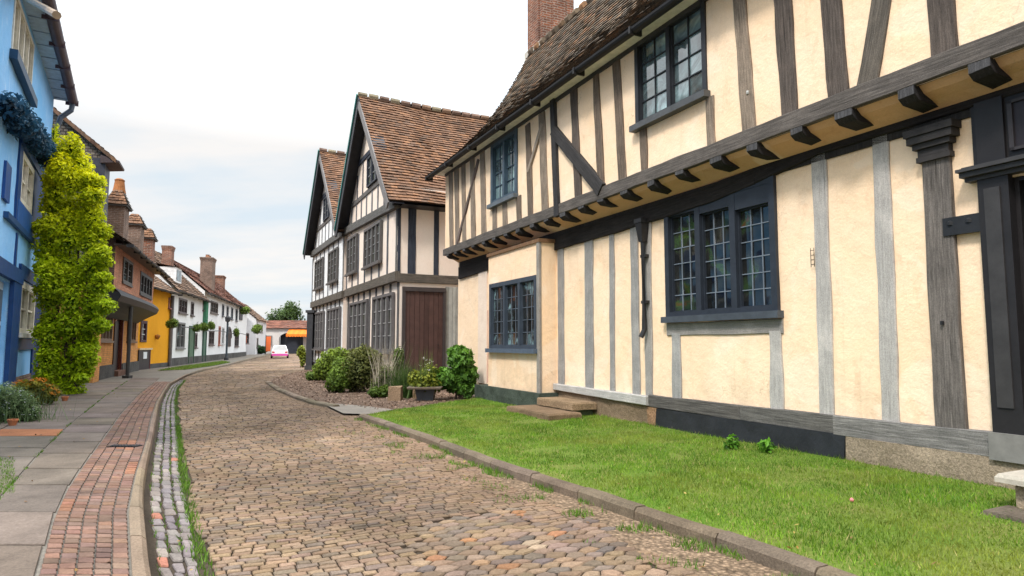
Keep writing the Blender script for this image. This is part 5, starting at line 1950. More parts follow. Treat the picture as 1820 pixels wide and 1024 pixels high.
rf1 = white_house(c1, .05, 11.0, 5.15, 8.8, [(WX(300, 530, 306, 548), 1, 2, (.30, .13, .12), GLASS_C), (WX(317, 531, 332, 557), 3, 2, DW, GLASS_C), (WX(339, 537, 344, 561), 1, 2, DW, GLASS_C),
                                             (WX(313, 573, 328, 619), 2, 2, (.2, .2, .2), GLASS_C), (WX(346, 592, 350, 618), 1, 2, DW, GLASS_C)], PAL_BROWN, 91)
wins2 = [(WX(360, 533, 363.5, 552), 1, 2, DW, GLASS_C), (WX(374, 536, 387, 557), 3, 2, (.12, .10, .09), GLASS_C)]
for x in (396, 404, 412, 420):
    dy_ = (x - 396) * .36
    wins2.append((WX(x - 1.6, 541 + dy_, x + 1.8, 562 + dy_), 1, 2, (.11, .12, .14), GLASS_C))
wins2 += [(WX(371, 588, 380, 613), 2, 2, DW, GLASS_C), (WX(388, 580, 391.5, 613), 1, 2, (.40, .16, .12), GLASS_C), (WX(394, 582, 398, 612), 1, 2, (.5, .5, .5), GLASS_C), (WX(417, 590, 424, 616), 2, 2, DW, GLASS_C), (WX(437, 592, 442, 611), 1, 2, DW, GLASS_C)]
rf2 = white_house(c2, 11.15, 38.5, 5.8, 8.85, wins2, PAL_RED, 93, 7.0)
def plank(root, r, col, name='door', o=.05):
    mb = MB()
    mb.pbox(WP, r[0], r[1], .1, r[3], 0, o, col)
    mb.pbox(WP, r[0] - .1, r[0], .1, r[3] + .1, 0, o + .05, tuple(c * .7 for c in col))
    mb.pbox(WP, r[1], r[1] + .1, .1, r[3] + .1, 0, o + .05, tuple(c * .7 for c in col))
    mb.pbox(WP, r[0], r[1], r[3], r[3] + .1, 0, o + .05, tuple(c * .7 for c in col))
    return mb.build(name, PAINT, root)
plank(c1, WX(335, 582, 343, 640), (.07, .15, .09))
plank(c2, WX(359.5, 590, 364.5, 640), (.05, .13, .09))
a = WX(402, 583, 410, 616)
mb = MB()
n = 10
um, hw_ = (a[0] + a[1]) / 2, (a[1] - a[0]) / 2
arc = [(um + hw_ * math.cos(PI * k / n), a[3] - hw_ * .7 + hw_ * .7 * math.sin(PI * k / n)) for k in range(n + 1)]
mb.poly([WP.at(u, z, .05) for u, z in arc] + [WP.at(a[0], a[2], .05), WP.at(a[1], a[2], .05)], (.025, .025, .03))
for (ua, za), (ub, zb) in zip(arc, arc[1:]):
    s = 1.22
    mb.hexa([WP.at(ua, za, 0), WP.at(ub, zb, 0), WP.at(ub, zb, .09), WP.at(ua, za, .09), WP.at(um + (ua - um) * s, za + .14, 0), WP.at(um + (ub - um) * s, zb + .14, 0), WP.at(um + (ub - um) * s, zb + .14, .09), WP.at(um + (ua - um) * s, za + .14, .09)], (.12, .11, .11))
mb.build('arched_door', PAINT, c2)
mb = MB()
mb.tube([WP.at(10.95, 5.0, .1), WP.at(10.95, 2.6, .1)], .26, 8, (.05, .2, .11))
mb.build('downpipe', PAINT, c1)
r_ = WX(425, 546, 430, 569)
mb = MB()
mb.pbox(WP, r_[0], r_[1], r_[2], r_[3], 0, .1, (.05, .055, .07))
mb.build('shutter', PAINT, c2)
# dormer and chimneys
def to_rf(u, ez, rz, depth, eo, o):           # height of the front roof slope at offset o
    return ez + (rz - ez) * (eo - o) / (eo + depth / 2)
u0_, u1_ = 2.6, 4.3
mb = MB()
o_ = -.35
zb = to_rf(0, 5.15, 8.8, 7, .35, o_)
mb.hexa([WP.at(u0_, zb - .3, o_), WP.at(u1_, zb - .3, o_), WP.at(u1_, zb - .3, -2.2), WP.at(u0_, zb - .3, -2.2), WP.at(u0_, zb + .95, o_), WP.at(u1_, zb + .95, o_), WP.at(u1_, zb + .95, -2.2), WP.at(u0_, zb + .95, -2.2)], (.8, .8, .8))
mb.poly([WP.at(u0_ - .1, zb + .96, o_ + .1), WP.at(u1_ + .1, zb + .96, o_ + .1), WP.at(u1_ + .1, zb + 1.3, -2.4), WP.at(u0_ - .1, zb + 1.3, -2.4)], (.2, .13, .1))
dm = mb.build('dormer', PAINT, rf1)
mb = MB()
panes(mb, WP, u0_ + .2, u1_ - .2, zb + .05, zb + .8, o_ + .02, 2, 1)
mb.build('glass', GLASS_C, dm)
mb = MB()
stack(mb, WP, 17.0, 18.6, 6.2, 9.3, -1.5, -.5, .08)
for i in range(2):
    mb.lathe(WP.at(17.4 + i * .8, 9.3, -1.0), [(.2, 0), (.16, .2), (.19, .26)], 8, (1.3, .9, .7))
mb.build('chimney', BRICK_BRN, rf2)
mb = MB()
stack(mb, WP, 4.6, 5.5, 6.4, 8.5, -1.75, -1.15, .06)
mb.build('chimney', BRICK_RED, rf1)
#%%FAR
# ================================================================== FAR END OF THE STREET
def simple_house(label, c, d, w, dep, ez, rz, wallm, pal, seed, wins=(), wcol=(1, 1, 1), name='far_house'):
    P = Plane(c, d)
    root = thing(name, label, 'house', P.at(w / 2, 0, -dep / 2))
    mb = MB()
    wallmesh(mb, P, 0, w, -.1, ez, [x for x in wins], 0, 2, .02, .15, wcol)
    for u in (0, w):
        mb.poly([P.at(u, -.1, 0), P.at(u, ez, 0), P.at(u, rz, -dep / 2), P.at(u, ez, -dep), P.at(u, -.1, -dep)], wcol)
    mb.build('wall', wallm, root)
    mb = MB()
    tiles(mb, P.at(-.2, ez - .1, .3), P.at(w + .2, ez - .1, .3), P.at(w + .2, rz, -dep / 2), P.at(-.2, rz, -dep / 2), .6, .45, pal, .05, None, 1.3, seed)
    tiles(mb, P.at(-.2, ez - .1, -dep - .3), P.at(w + .2, ez - .1, -dep - .3), P.at(w + .2, rz, -dep / 2), P.at(-.2, rz, -dep / 2), .9, .7, pal, .05, None, 1.3, seed + 1)
    rf = mb.build('roof', TILE, root)
    for r in wins:
        window(root, P, *r, 0, 2, 1, 2, .14, .12, (.2, .19, .18), None, .04, .08, .05, (.05, .05), .12, GLASS_C)
    return root, P, rf


fc = G(445, 634)
h3, P3, rf3 = simple_house('small white far cottage with a red roof and squat chimney past the white house', WP.at(41, 0, -1.5), vpdir(560), 9, 6, 5.6, 8.4, WHITE, PAL_RED, 101, [(1, 2.2, 3.6, 4.9), (4, 5.2, 3.6, 4.9), (1, 2.4, 1.1, 2.5), (6, 7.4, 1.1, 2.5)], (1, .93, .92))
mb = MB()
stack(mb, P3, 3.6, 5.8, 7.0, 10.4, -3.8, -2.2, .12)
mb.build('chimney', BRICK_RED, rf3)
h4, P4, rf4 = simple_house('white far cottage closing the left side of the street, beside the hedge', P3.at(9.6, 0, 1.5), vpdir(640), 10, 6, 5.0, 7.6, WHITE, PAL_BROWN, 103, [(1, 2.2, 3.2, 4.4), (5, 6.2, 3.2, 4.4), (1, 2.4, 1.0, 2.4)], (.9, .9, .92))
ec = G(474, 629)
h5 = thing('market_hall', 'far pale building with a wide dark archway closing the end of the street', 'building', (-35, 104, 0))
EP = Plane(V((-41, 104, 0)), (1, .06, 0))
mb = MB()
wallmesh(mb, EP, 0, 24, -.1, 4.1, [(3.6, 7.4, -.05, 3.4)], 0, 2, .02, .5, (.8, .74, .7))
for u in (0, 24):
    mb.poly([EP.at(u, -.1, 0), EP.at(u, 4.1, 0), EP.at(u, 5.4, -5), EP.at(u, 4.1, -10), EP.at(u, -.1, -10)])
mb.build('wall', WHITE, h5)
mb = MB()
mb.pbox(EP, 3.5, 7.5, -.1, 3.5, -1.2, -1.0, (.04, .045, .06))
ar = [(5.5 + 1.9 * math.cos(PI * k / 12), 2.4 + 1.0 * math.sin(PI * k / 12)) for k in range(13)]
for (a, b), (c, d) in zip(ar, ar[1:]):
    mb.poly([EP.at(a, b, .02), EP.at(c, d, .02), EP.at(c, 3.6, .02), EP.at(a, 3.6, .02)], (.62, .58, .56))
mb.build('archway', PAINT, h5)
mb = MB()
tiles(mb, EP.at(-.3, 4.05, .4), EP.at(24.3, 4.05, .4), EP.at(24.3, 5.5, -5), EP.at(-.3, 5.5, -5), .7, .5, PAL_RED, .05, None, 1.2, 105)
tiles(mb, EP.at(-.3, 4.05, -10.4), EP.at(24.3, 4.05, -10.4), EP.at(24.3, 5.5, -5), EP.at(-.3, 5.5, -5), .9, .7, PAL_RED, .05, None, 1.2, 106)
mb.build('roof', TILE, h5)
for i, u in enumerate((1.2, 10.5, 14, 18, 21)):
    window(h5, EP, u, u + 1.3, 1.5, 2.9, .09, 2, 1, 2, .14, .12, (.2, .19, .18), None, .04, .08, .05, (.05, .05), .12, GLASS_C)
# orange awning
aw = thing('shop_awning', 'bright orange awning at the far end of the street', 'awning', EP.at(8.6, 0, .3))
mb = MB()
for i in range(14):
    u = 5.2 + i * .42
    k = 1 if i % 2 else .85
    mb.poly([EP.at(u, 3.95, .05), EP.at(u + .42, 3.95, .05), EP.at(u + .42, 3.1, 1.9), EP.at(u, 3.1, 1.9)], (.80 * k, .20 * k, .02))
    mb.poly([EP.at(u, 3.1, 1.9), EP.at(u + .42, 3.1, 1.9), EP.at(u + .42, 2.75, 1.92), EP.at(u + .21, 2.65, 1.92), EP.at(u, 2.75, 1.92)], (.80 * k, .20 * k, .02))
mb.build('canvas', CLOTH, aw)
mb = MB()
for u in (5.25, 11.0):
    mb.tube([EP.at(u, 0, 1.85), EP.at(u, 3.3, 1.85)], .05, 6)
mb.build('pole', METAL, aw)


def tree(label, x, y, h, r, seed, cd, cl, group=None):
    t = thing('broad_tree', label, 'tree', (x, y, 0), group)
    mb = MB()
    mb.tube([(x, y, -.1), (x + .1, y, h * .25), (x - .1, y, h * .5), (x, y, h * .75)], [.4, .3, .22, .1], 8)
    R = random.Random(seed)
    for i in range(5):
        a = R.uniform(0, 2 * PI)
        mb.tube([(x, y, h * .3 + i * .4), (x + math.cos(a) * r * .4, y + math.sin(a) * r * .4, h * .55), (x + math.cos(a) * r * .7, y + math.sin(a) * r * .7, h * .72)], [.16, .1, .04], 6)
    mb.build('trunk', BARK, t)
    mb = MB()
    bl = [((x + R.uniform(-.6, .6) * r, y + R.uniform(-.6, .6) * r, h * R.uniform(.42, .85)), (r * R.uniform(.3, .5), r * R.uniform(.3, .5), r * R.uniform(.28, .42))) for _ in range(11)]
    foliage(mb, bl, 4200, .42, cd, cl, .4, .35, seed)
    mb.build('crown', LEAF, t)
    return t


tree('broad dark green tree standing behind the far archway', -40.5, 116, 9.2, 4.6, 201, (.018, .04, .01), (.09, .15, .03))
tree('lighter green tree right of the darker one behind the street end', -33, 119, 9.8, 4.4, 202, (.022, .05, .012), (.12, .18, .04))
tree('green tree rising above the far roofs beside the gabled houses', -26, 112, 8.6, 4.2, 203, (.02, .045, .01), (.10, .16, .03))

# the car
cp_ = G(497, 637.5)
car = thing('parked_car', 'small white car with a pink lower body and bumper stopped at the far bend', 'car', (cp_.x, cp_.y, 0))
car.rotation_euler = (0, 0, math.atan2(-cp_.x, cp_.y))
CX, CY = cp_.x, cp_.y
WHT, PNK = (.82, .80, .80), (.62, .07, .36)
def loft(mb, secs, cols):
    for (A, B) in zip(secs, secs[1:]):
        for k in range(len(A) - 1):
            mb.poly([A[k], A[k + 1], B[k + 1], B[k]], cols[k])
    for S in (secs[0], secs[-1]):
        n = len(S)
        for k in range(n // 2 - 1):
            mb.poly([S[k], S[k + 1], S[n - 2 - k], S[n - 1 - k]], cols[k])
mb = MB()
secs = []
for yy, hw, zb, zt in ((0, .72, .36, .78), (.06, .82, .27, .86), (.5, .86, .22, .90), (1.2, .87, .22, .92), (2.6, .87, .22, .90), (3.3, .84, .22, .82), (3.85, .76, .27, .70), (3.95, .66, .36, .62)):
    zm = zb + (zt - zb) * .34
    secs.append([V((CX - hw * .9, CY + yy, zb)), V((CX - hw, CY + yy, zm)), V((CX - hw * .93, CY + yy, zt)), V((CX + hw * .93, CY + yy, zt)), V((CX + hw, CY + yy, zm)), V((CX + hw * .9, CY + yy, zb))])
loft(mb, secs, [PNK, WHT, WHT, WHT, PNK, PNK])
cs = []
for yy, hw, z in ((.18, .76, .86), (.62, .60, 1.34)):
    cs.append((yy, hw, z))
mb.hexa([V((CX - .58, CY + .62, 1.33)), V((CX + .58, CY + .62, 1.33)), V((CX + .58, CY + 2.0, 1.33)), V((CX - .58, CY + 2.0, 1.33)), V((CX - .54, CY + .68, 1.40)), V((CX + .54, CY + .68, 1.40)), V((CX + .54, CY + 1.94, 1.40)), V((CX - .54, CY + 1.94, 1.40))], WHT)
for sx in (-1, 1):
    for (ya, yb) in ((.2, .64), (1.35, 1.35), (2.75, 1.98)):
        mb.hexa([V((CX + sx * .77, CY + ya - .04, .86)), V((CX + sx * .70, CY + ya - .04, .86)), V((CX + sx * .70, CY + ya + .05, .86)), V((CX + sx * .77, CY + ya + .05, .86)),
                 V((CX + sx * .60, CY + yb - .04, 1.345)), V((CX + sx * .53, CY + yb - .04, 1.345)), V((CX + sx * .53, CY + yb + .05, 1.345)), V((CX + sx * .60, CY + yb + .05, 1.345))], WHT)
cb = mb.build('body', CARPAINT, car)
mb = MB()
A = [V((CX - .74, CY + .2, .87)), V((CX + .74, CY + .2, .87)), V((CX + .74, CY + 2.72, .87)), V((CX - .74, CY + 2.72, .87))]
B = [V((CX - .565, CY + .645, 1.335)), V((CX + .565, CY + .645, 1.335)), V((CX + .565, CY + 1.97, 1.335)), V((CX - .565, CY + 1.97, 1.335))]
for k in range(4):
    j = (k + 1) % 4
    mb.poly([A[k], A[j], B[j], B[k]], (1, .85, .85) if k == 0 else (1, 1, 1))
mb.build('window', GLASS_C, car)
mb = MB()
mb.box(CX - .80, CX + .80, CY - .09, CY + .05, .30, .46, PNK)
mb.build('bumper', CARPAINT, car)
mb = MB()
mb.box(CX - .26, CX + .26, CY - .012, CY + .02, .50, .62, (.75, .75, .7))
mb.build('number_plate', CARPAINT, car)
for sx in (-1, 1):
    mb = MB()
    mb.box(CX + sx * .64 - .12, CX + sx * .64 + .12, CY - .02, CY + .06, .60, .76, (.45, .03, .03))
    mb.build('tail_lamp', CARPAINT, car)
    for yy in (.75, 3.1):
        mb = MB()
        x0 = CX + sx * .72
        mb.tube([(x0, CY + yy, .30), (x0 + sx * .17, CY + yy, .30)], .30, 16)
        wh = mb.build('wheel', RUBBER, car)
        mb = MB()
        mb.tube([(x0 + sx * .165, CY + yy, .30), (x0 + sx * .185, CY + yy, .30)], .18, 12, (.5, .5, .52))
        mb.build('rim', CARPAINT, wh)

# ================================================================== PLANTS, POSTS AND POTS
def at_y(px, py, y):
    r = ray(px, py)
    return EYE + r * (y / r.y)


def shrub(name, label, spec, n, size, cd, cl, cat='shrub', seed=0, up=.35, shell=.5, asp=.55, stem=True, grow=None, zcol=None):
    """spec: list of (px, py, width px, height px) lumps and the base point in the photograph"""
    base, lumps = spec
    b = G(*base, .06)
    t = thing(name, label, cat, (b.x, b.y, .05))
    m = b.y / F_PX
    bl = []
    for i, (px, py, w, h) in enumerate(lumps):
        c = at_y(px, py, b.y + (.15 * w * m) * ((i % 3) - 1))
        bl.append((tuple(c), (w * m / 2, w * m / 2, h * m / 2)))
    mb = MB()
    foliage(mb, bl, n, size, cd, cl, up, shell, seed, asp, True, zcol)
    if grow:
        grow(mb, b, m)
    mb.build('foliage', LEAF, t)
    if stem:
        mb = MB()
        for k in range(4):
            c = V(bl[k % len(bl)][0])
            mb.tube([(b.x + .1 * (k - 1.5), b.y, -.02), (b.x * .5 + c.x * .5, b.y * .5 + c.y * .5, c.z * .5), (c.x, c.y, c.z)], [.035, .025, .012], 6)
        mb.build('stem', BARK, t)
    return t


# the golden creeper
Y0 = 18.6
tb = [(240, 92, 112), (268, 90, 150), (300, 88, 166), (330, 84, 176), (362, 76, 184), (395, 68, 190), (430, 66, 192), (465, 66, 194), (500, 68, 196), (535, 70, 196), (570, 72, 188), (605, 70, 176), (640, 68, 170), (672, 66, 158), (698, 82, 140)]
bl = []
for i, (py, xl, xr) in enumerate(tb):
    xl, xr = xl + 1, xr - 9
    w = (xr - xl)
    k = 2 if w < 70 else 3
    for j in range(k):
        f = (j + .5) / k
        px = xl + w * f
        c = at_y(px, py + random.uniform(-8, 8), Y0 + .5 * (f - .5) + random.uniform(-.25, .25))
        rr = w / k * .60 * Y0 / F_PX
        rr *= random.uniform(.9, 1.15)
        bl.append((tuple(c), (rr, rr * .9, random.uniform(.34, .56))))
for k in range(30):
    i = random.randrange(1, len(tb))
    py, xl, xr = tb[i]
    px = random.choice((xr - random.uniform(8, 24), xr - random.uniform(8, 22), xl + random.uniform(2, 14)))
    c = at_y(px, py + random.uniform(-18, 18), Y0 - random.uniform(-.2, .5))
    r_ = random.uniform(.14, .30)
    bl.append((tuple(c), (r_ * 1.2, r_, r_ * random.uniform(.6, 1.1))))
cb_ = G(112, 710)
ct = thing('golden_creeper', 'huge yellow-green leafy creeper climbing the corner of the blue house', 'creeper', (cb_.x, cb_.y, 0))
mb = MB()
foliage(mb, bl, 40000, .11, (.085, .20, .006), (.54, .70, .012), .5, .4, 301, .5, True, (2.4, 6.8, (1.0, .94, .012)), .01, .17)  # yellow top painted as a highlight, greener tint for shaded leaves
mb.build('foliage', LEAF, ct)
mb = MB()
for k in range(5):
    a = at_y(95 + 9 * k, 705, Y0)
    c = at_y(92 + 16 * k, 480 - 20 * k, Y0 + .1)
    mb.tube([(a.x, a.y, -.05), a.lerp(c, .5) + V((.08 * (k - 2), 0, 0)), c], [.06, .045, .02], 7)
mb.build('stem', BARK, ct)


def flowers(mb, pts, r, col):
    for p in pts:
        p = V(p)
        for k in range(5):
            a = 2 * PI * k / 5 + random.random()
            d = V((math.cos(a), math.sin(a) * .6, .5 + .5 * random.random()))
            e = V((-d.y, d.x, .1))
            mb.poly([p, p + d * r + e * r * .4, p + d * r * 1.5, p + d * r - e * r * .4], vary(col, .15))


def around(spec, n, seed, f=1.0):
    base, lumps = spec
    b = G(*base, .06)
    m = b.y / F_PX
    R = random.Random(seed)
    out = []
    for _ in range(n):
        px, py, w, h = R.choice(lumps)
        a, e = R.uniform(PI, 2 * PI), R.uniform(-.2, 1.3)
        c = at_y(px, py, b.y)
        out.append(c + V((math.cos(a) * math.cos(e) * w * m / 2, math.sin(a) * math.cos(e) * w * m / 2, math.sin(e) * h * m / 2)) * f)
    return out


def spiky(c1, c2, n, h, w, rad, lean, seed):
    def g(mb, b, m):
        R = np.random.default_rng(seed)
        p = np.stack([b.x + R.normal(size=n) * rad, b.y + R.normal(size=n) * rad, np.full(n, .02)], 1)
        blades(mb, p, h, w, lean, c1, c2, seed)
    return g


S1 = ((22, 752), [(5, 712, 60, 58), (38, 720, 50, 50), (20, 735, 60, 44), (-25, 720, 70, 70), (55, 735, 30, 30)])
s1 = shrub('feathery_bush', 'soft grey-green feathery bush with small white flowers at the pavement edge', S1, 11000, .06, (.03, .065, .02), (.26, .36, .15), 'bush', 311, .5, .3, .28, False, lambda mb, b, m: (spiky((.05, .10, .03), (.2, .27, .12), 350, .55, .012, .30, .7, 3)(mb, b, m), flowers(mb, around(S1, 110, 4, 1.05), .016, (.8, .8, .85))))
S2 = ((75, 722), [(45, 690, 34, 24), (72, 692, 36, 34), (88, 700, 30, 30), (60, 708, 34, 26)])
s2 = shrub('flowering_bush', 'low bush with yellow and orange leaves at the foot of the golden creeper', S2, 1500, .13, (.05, .07, .01), (.34, .30, .03), 'bush', 313, .5, .35, .5, False, lambda mb, b, m: (flowers(mb, around(S2, 40, 5, 1.05), .05, (.62, .22, .02)), flowers(mb, around(((60, 718), [(55, 703, 24, 26)]), 50, 6, 1.0), .025, (.7, .68, .75))))
fp = G(52, 690)
fp = V((at_y(20, 664, 19.5).x, 19.5, 0))
for k, (px, py) in enumerate(((22, 757), (115, 713))):
    g = G(px, py, .09)
    mb = MB()
    mb.lathe((g.x, g.y, .085), [(.05, 0), (.075, .09), (.085, .095), (.085, .12), (.06, .12), (.055, .05)], 12)
    solo(mb, 'terracotta_pot', CERAMIC, ('little terracotta pot under the feathery bush', 'little terracotta pot at the foot of the golden creeper')[k], 'pot', (g.x, g.y, .085))

# right hand shrubs, from far to near
SH = [
    ('low_shrub', 'low dark green ground-hugging shrub nearest the corner post', ((560, 676), [(556, 668, 26, 18), (575, 668, 28, 20), (592, 664, 24, 20)]), 1800, .10, (.03, .06, .012), (.18, .27, .04), 321),
    ('leafy_shrub', 'bright green bushy shrub left of the dark rounded bush', ((590, 680), [(585, 648, 40, 50), (602, 636, 44, 36), (572, 658, 30, 34)]), 3600, .11, (.03, .06, .01), (.28, .38, .04), 322),
    ('rounded_bush', 'clipped rounded green bush standing out over the gravel', ((603, 697), [(604, 672, 42, 46), (594, 682, 30, 30), (612, 650, 40, 32)]), 4200, .085, (.02, .05, .008), (.22, .32, .04), 323),
    ('dark_bush', 'large dark olive bush with a brownish crown', ((640, 696), [(640, 652, 62, 70), (662, 648, 40, 52), (632, 676, 46, 42), (648, 630, 40, 28), (666, 678, 30, 34)]), 6500, .08, (.03, .045, .01), (.20, .21, .05), 324),
    ('twiggy_shrub', 'pale twiggy shrub with whitish dry stems beside the dark bush', ((684, 704), [(684, 670, 26, 40), (672, 690, 28, 24)]), 600, .09, (.04, .06, .015), (.16, .20, .05), 325),
    ('low_shrub', 'low fresh green shrub in front of the twiggy stems', ((672, 706), [(668, 697, 26, 16), (684, 696, 22, 22)]), 1300, .09, (.025, .06, .01), (.15, .22, .03), 326),
    ('grassy_plant', 'dark spiky grass clump in front of the brown door', ((722, 706), [(722, 692, 26, 26)]), 500, .09, (.015, .035, .01), (.08, .13, .03), 327),
    ('tall_shrub', 'slim tall green shrub between the grass clump and the window', ((708, 700), [(708, 640, 18, 44), (706, 665, 20, 40)]), 1500, .10, (.03, .06, .012), (.14, .20, .04), 328),
    ('leafy_shrub', 'tall glossy green shrub growing against the pale corner of the cream house', ((818, 709), [(818, 640, 42, 44), (826, 664, 44, 40), (808, 676, 50, 40), (790, 672, 44, 34), (830, 690, 36, 30), (812, 626, 30, 20)]), 5200, .16, (.012, .045, .008), (.16, .33, .04), 329),
]
for nm, lb, sp, n, sz, cd, cl, sd in SH:
    grow = None
    if sd == 325:
        def grow(mb, b, m):
            R = np.random.default_rng(9)
            n_ = 220
            p = np.stack([b.x + R.normal(size=n_) * .15, b.y + R.normal(size=n_) * .12, np.full(n_, .02)], 1)
            blades(mb, p, 1.15, .022, .45, (.33, .28, .2), (.55, .48, .38), 9)
    if sd == 327:
        grow = spiky((.02, .05, .01), (.10, .16, .04), 900, .72, .02, .17, .65, 12)
    if sd == 328:
        grow = spiky((.05, .10, .02), (.13, .2, .05), 100, 1.1, .025, .08, .3, 13)
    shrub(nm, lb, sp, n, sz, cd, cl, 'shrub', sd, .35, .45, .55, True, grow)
# planter with flowers
pb = G(757, 711, .06)
pl = thing('planter', 'square dark grey planter with a wide rim and pale flower spikes before the brown door', 'planter', (pb.x, pb.y, .06))
m = pb.y / F_PX
mb = MB()
def fru(mb, x, y, z0, z1, a, b, col=(1, 1, 1)):
    mb.hexa([V((x - a, y - a, z0)), V((x + a, y - a, z0)), V((x + a, y + a, z0)), V((x - a, y + a, z0)), V((x - b, y - b, z1)), V((x + b, y - b, z1)), V((x + b, y + b, z1)), V((x - b, y + b, z1))], col)
fru(mb, pb.x, pb.y, .06, .36, .20, .25, (.06, .065, .072))
pt_ = mb.build('pot', PAINT, pl)
mb = MB()
fru(mb, pb.x, pb.y, .362, .41, .42, .44, (.20, .16, .12))
mb.build('rim', PAINT, pl)
mb = MB()
bl = [((pb.x + dx, pb.y + dy, z), r) for dx, dy, z, r in ((-.22, 0, .52, .22), (.18, .05, .5, .24), (0, -.1, .48, .22), (-.3, .1, .62, .2), (.1, .1, .75, .22))]
foliage(mb, bl, 1500, .10, (.05, .08, .01), (.28, .30, .03), .6, .3, 341)
p = np.stack([pb.x + RNG.normal(size=60) * .12, pb.y + RNG.normal(size=60) * .1, np.full(60, .42)], 1)
blades(mb, p, .75, .02, .35, (.08, .14, .03), (.2, .28, .06), 14)
flowers(mb, [(pb.x + .02 * k_ * math.cos(k_ * 2.4), pb.y + .015 * k_ * math.sin(k_ * 2.4), .82 + .035 * ((k_ * 7) % 10)) for k_ in range(12)], .035, (.62, .58, .55))
mb.build('foliage', LEAF, pl)
# stone troughs among the shrubs
for k, (x0, x1, y1, h, lb) in enumerate(((689, 712, 712, .42, 'rough stone block half buried between the shrubs'), (733, 747, 708, .36, 'small pale stone block beside the planter'))):
    a, b = G(x0, y1, .06), G(x1, y1, .06)
    mb = MB()
    c = (a + b) / 2
    w = (b - a).length / 2
    mb.hexa([V((c.x - w, c.y, .04)), V((c.x + w, c.y - .02, .04)), V((c.x + w * 1.02, c.y + .35, .04)), V((c.x - w, c.y + .36, .04)), V((c.x - w * .94, c.y + .02, h)), V((c.x + w * .95, c.y + .01, h - .03)), V((c.x + w * .93, c.y + .33, h)), V((c.x - w * .9, c.y + .33, h - .02))], (1, .85, .75))
    solo(mb, 'stone_block', STONE, lb, 'stone', (c.x, c.y, .05))
# corner post and the plant beside it
g = G(550, 657, .06)
mb = MB()
mb.box(g.x - .17, g.x + .17, g.y - .17, g.y + .17, .05, 3.3, (.05, .05, .055))
mb.box(g.x - .24, g.x + .24, g.y - .24, g.y + .24, 3.3, 3.45, (.06, .06, .065))
mb.box(g.x - .22, g.x + .22, g.y - .22, g.y + .22, .05, .3, (.06, .06, .06))
solo(mb, 'timber_post', PAINT, 'black timber post at the corner where the path meets the road', 'post', (g.x, g.y, .06))
shrub('flowering_plant', 'tall loose plant with yellow blooms leaning beside the black corner post', ((538, 652), [(536, 622, 12, 14), (540, 634, 14, 16), (533, 628, 10, 14), (538, 644, 8, 12)]), 900, .16, (.05, .09, .01), (.34, .38, .04), 'plant', 351)
# weeds at the foot of the plinth
for k, (px, py, lb) in enumerate(((1300, 800, 'bright green weed at the middle of the black plinth'), (1362, 806, 'smaller green weed on the lawn nearer the stone plinth'))):
    b = G(px, py, .13)
    t = thing('weed', lb, 'weed', (b.x, b.y, .12))
    mb = MB()
    foliage(mb, [((b.x, b.y, .22), (.11 - .02 * k, .08, .10))], 70, .085, (.04, .12, .01), (.16, .38, .03), .6, .2, 360 + k, .5, False)
    mb.build('foliage', LEAF, t)
mb = MB()
g = G(1514, 892, .12)
mb.lathe((g.x, g.y, .12), [(.006, 0), (.015, .008), (.018, .02), (.010, .03), (.003, .036)], 9, (.70, .22, .22))
solo(mb, 'fallen_blossom', CLOTH, 'tiny pink fallen blossom lying on the lawn', 'blossom', (g.x, g.y, .12))

# hanging baskets along the white houses
def basket():
    t = thing('hanging_basket', '', 'hanging basket', (0, 0, 0))
    mb = MB()
    foliage(mb, [((0, 0, .0), (.5, .5, .42)), ((.2, 0, .15), (.34, .34, .3)), ((-.22, 0, -.1), (.34, .34, .34))], 1100, .16, (.03, .07, .01), (.24, .34, .05), .4, .4, 371, .55, False, None, -9)
    mb.v = [(a, b, c) for a, b, c in mb.v]
    mb.build('foliage', LEAF, t)
    mb = MB()
    mb.lathe((0, 0, -.42), [(.06, 0), (.24, .14), (.28, .24)], 10, (.10, .07, .05))
    mb.build('basket', PAINT, t)
    mb = MB()
    mb.tube([(0, 0, .0), (0, 0, .62), (-.15, -.3, .66)], .025, 6)
    mb.build('hook', METAL, t)
    return t


proto = basket()
HB = [(306, 575, 20, 'round leafy hanging basket on the corner of the yellow and white houses'), (350, 583, 16, 'hanging basket left of the pair by the green door'), (363, 581, 17, 'fuller hanging basket right of the pair by the green door'),
      (376, 579, 12, 'upright green basket over the first window of the long white house'), (420, 591, 12, 'green basket over the window right of the arched doorway'), (435, 552, 16, 'high basket near the eaves at the far end of the white house'), (457, 585, 19, 'yellowish basket hanging by the far cottage')]
for i, (px, py, w, lb) in enumerate(HB):
    u, z = WP.px(px, py, .75)
    p = WP.at(u, z, .75)
    o = proto if i == 0 else proto.copy()
    if i:
        COL.objects.link(o)
        for ch in proto.children:
            c = ch.copy()
            COL.objects.link(c)
            c.parent = o
    o['label'] = lb
    o['group'] = 'hanging baskets along the white houses'
    o.location = p
    s = w / F_PX * p.y / 1.05
    o.scale = (s, s, s * (1.5 if i in (3, 4) else 1.05))
    o.rotation_euler = (0, 0, i * 1.3)
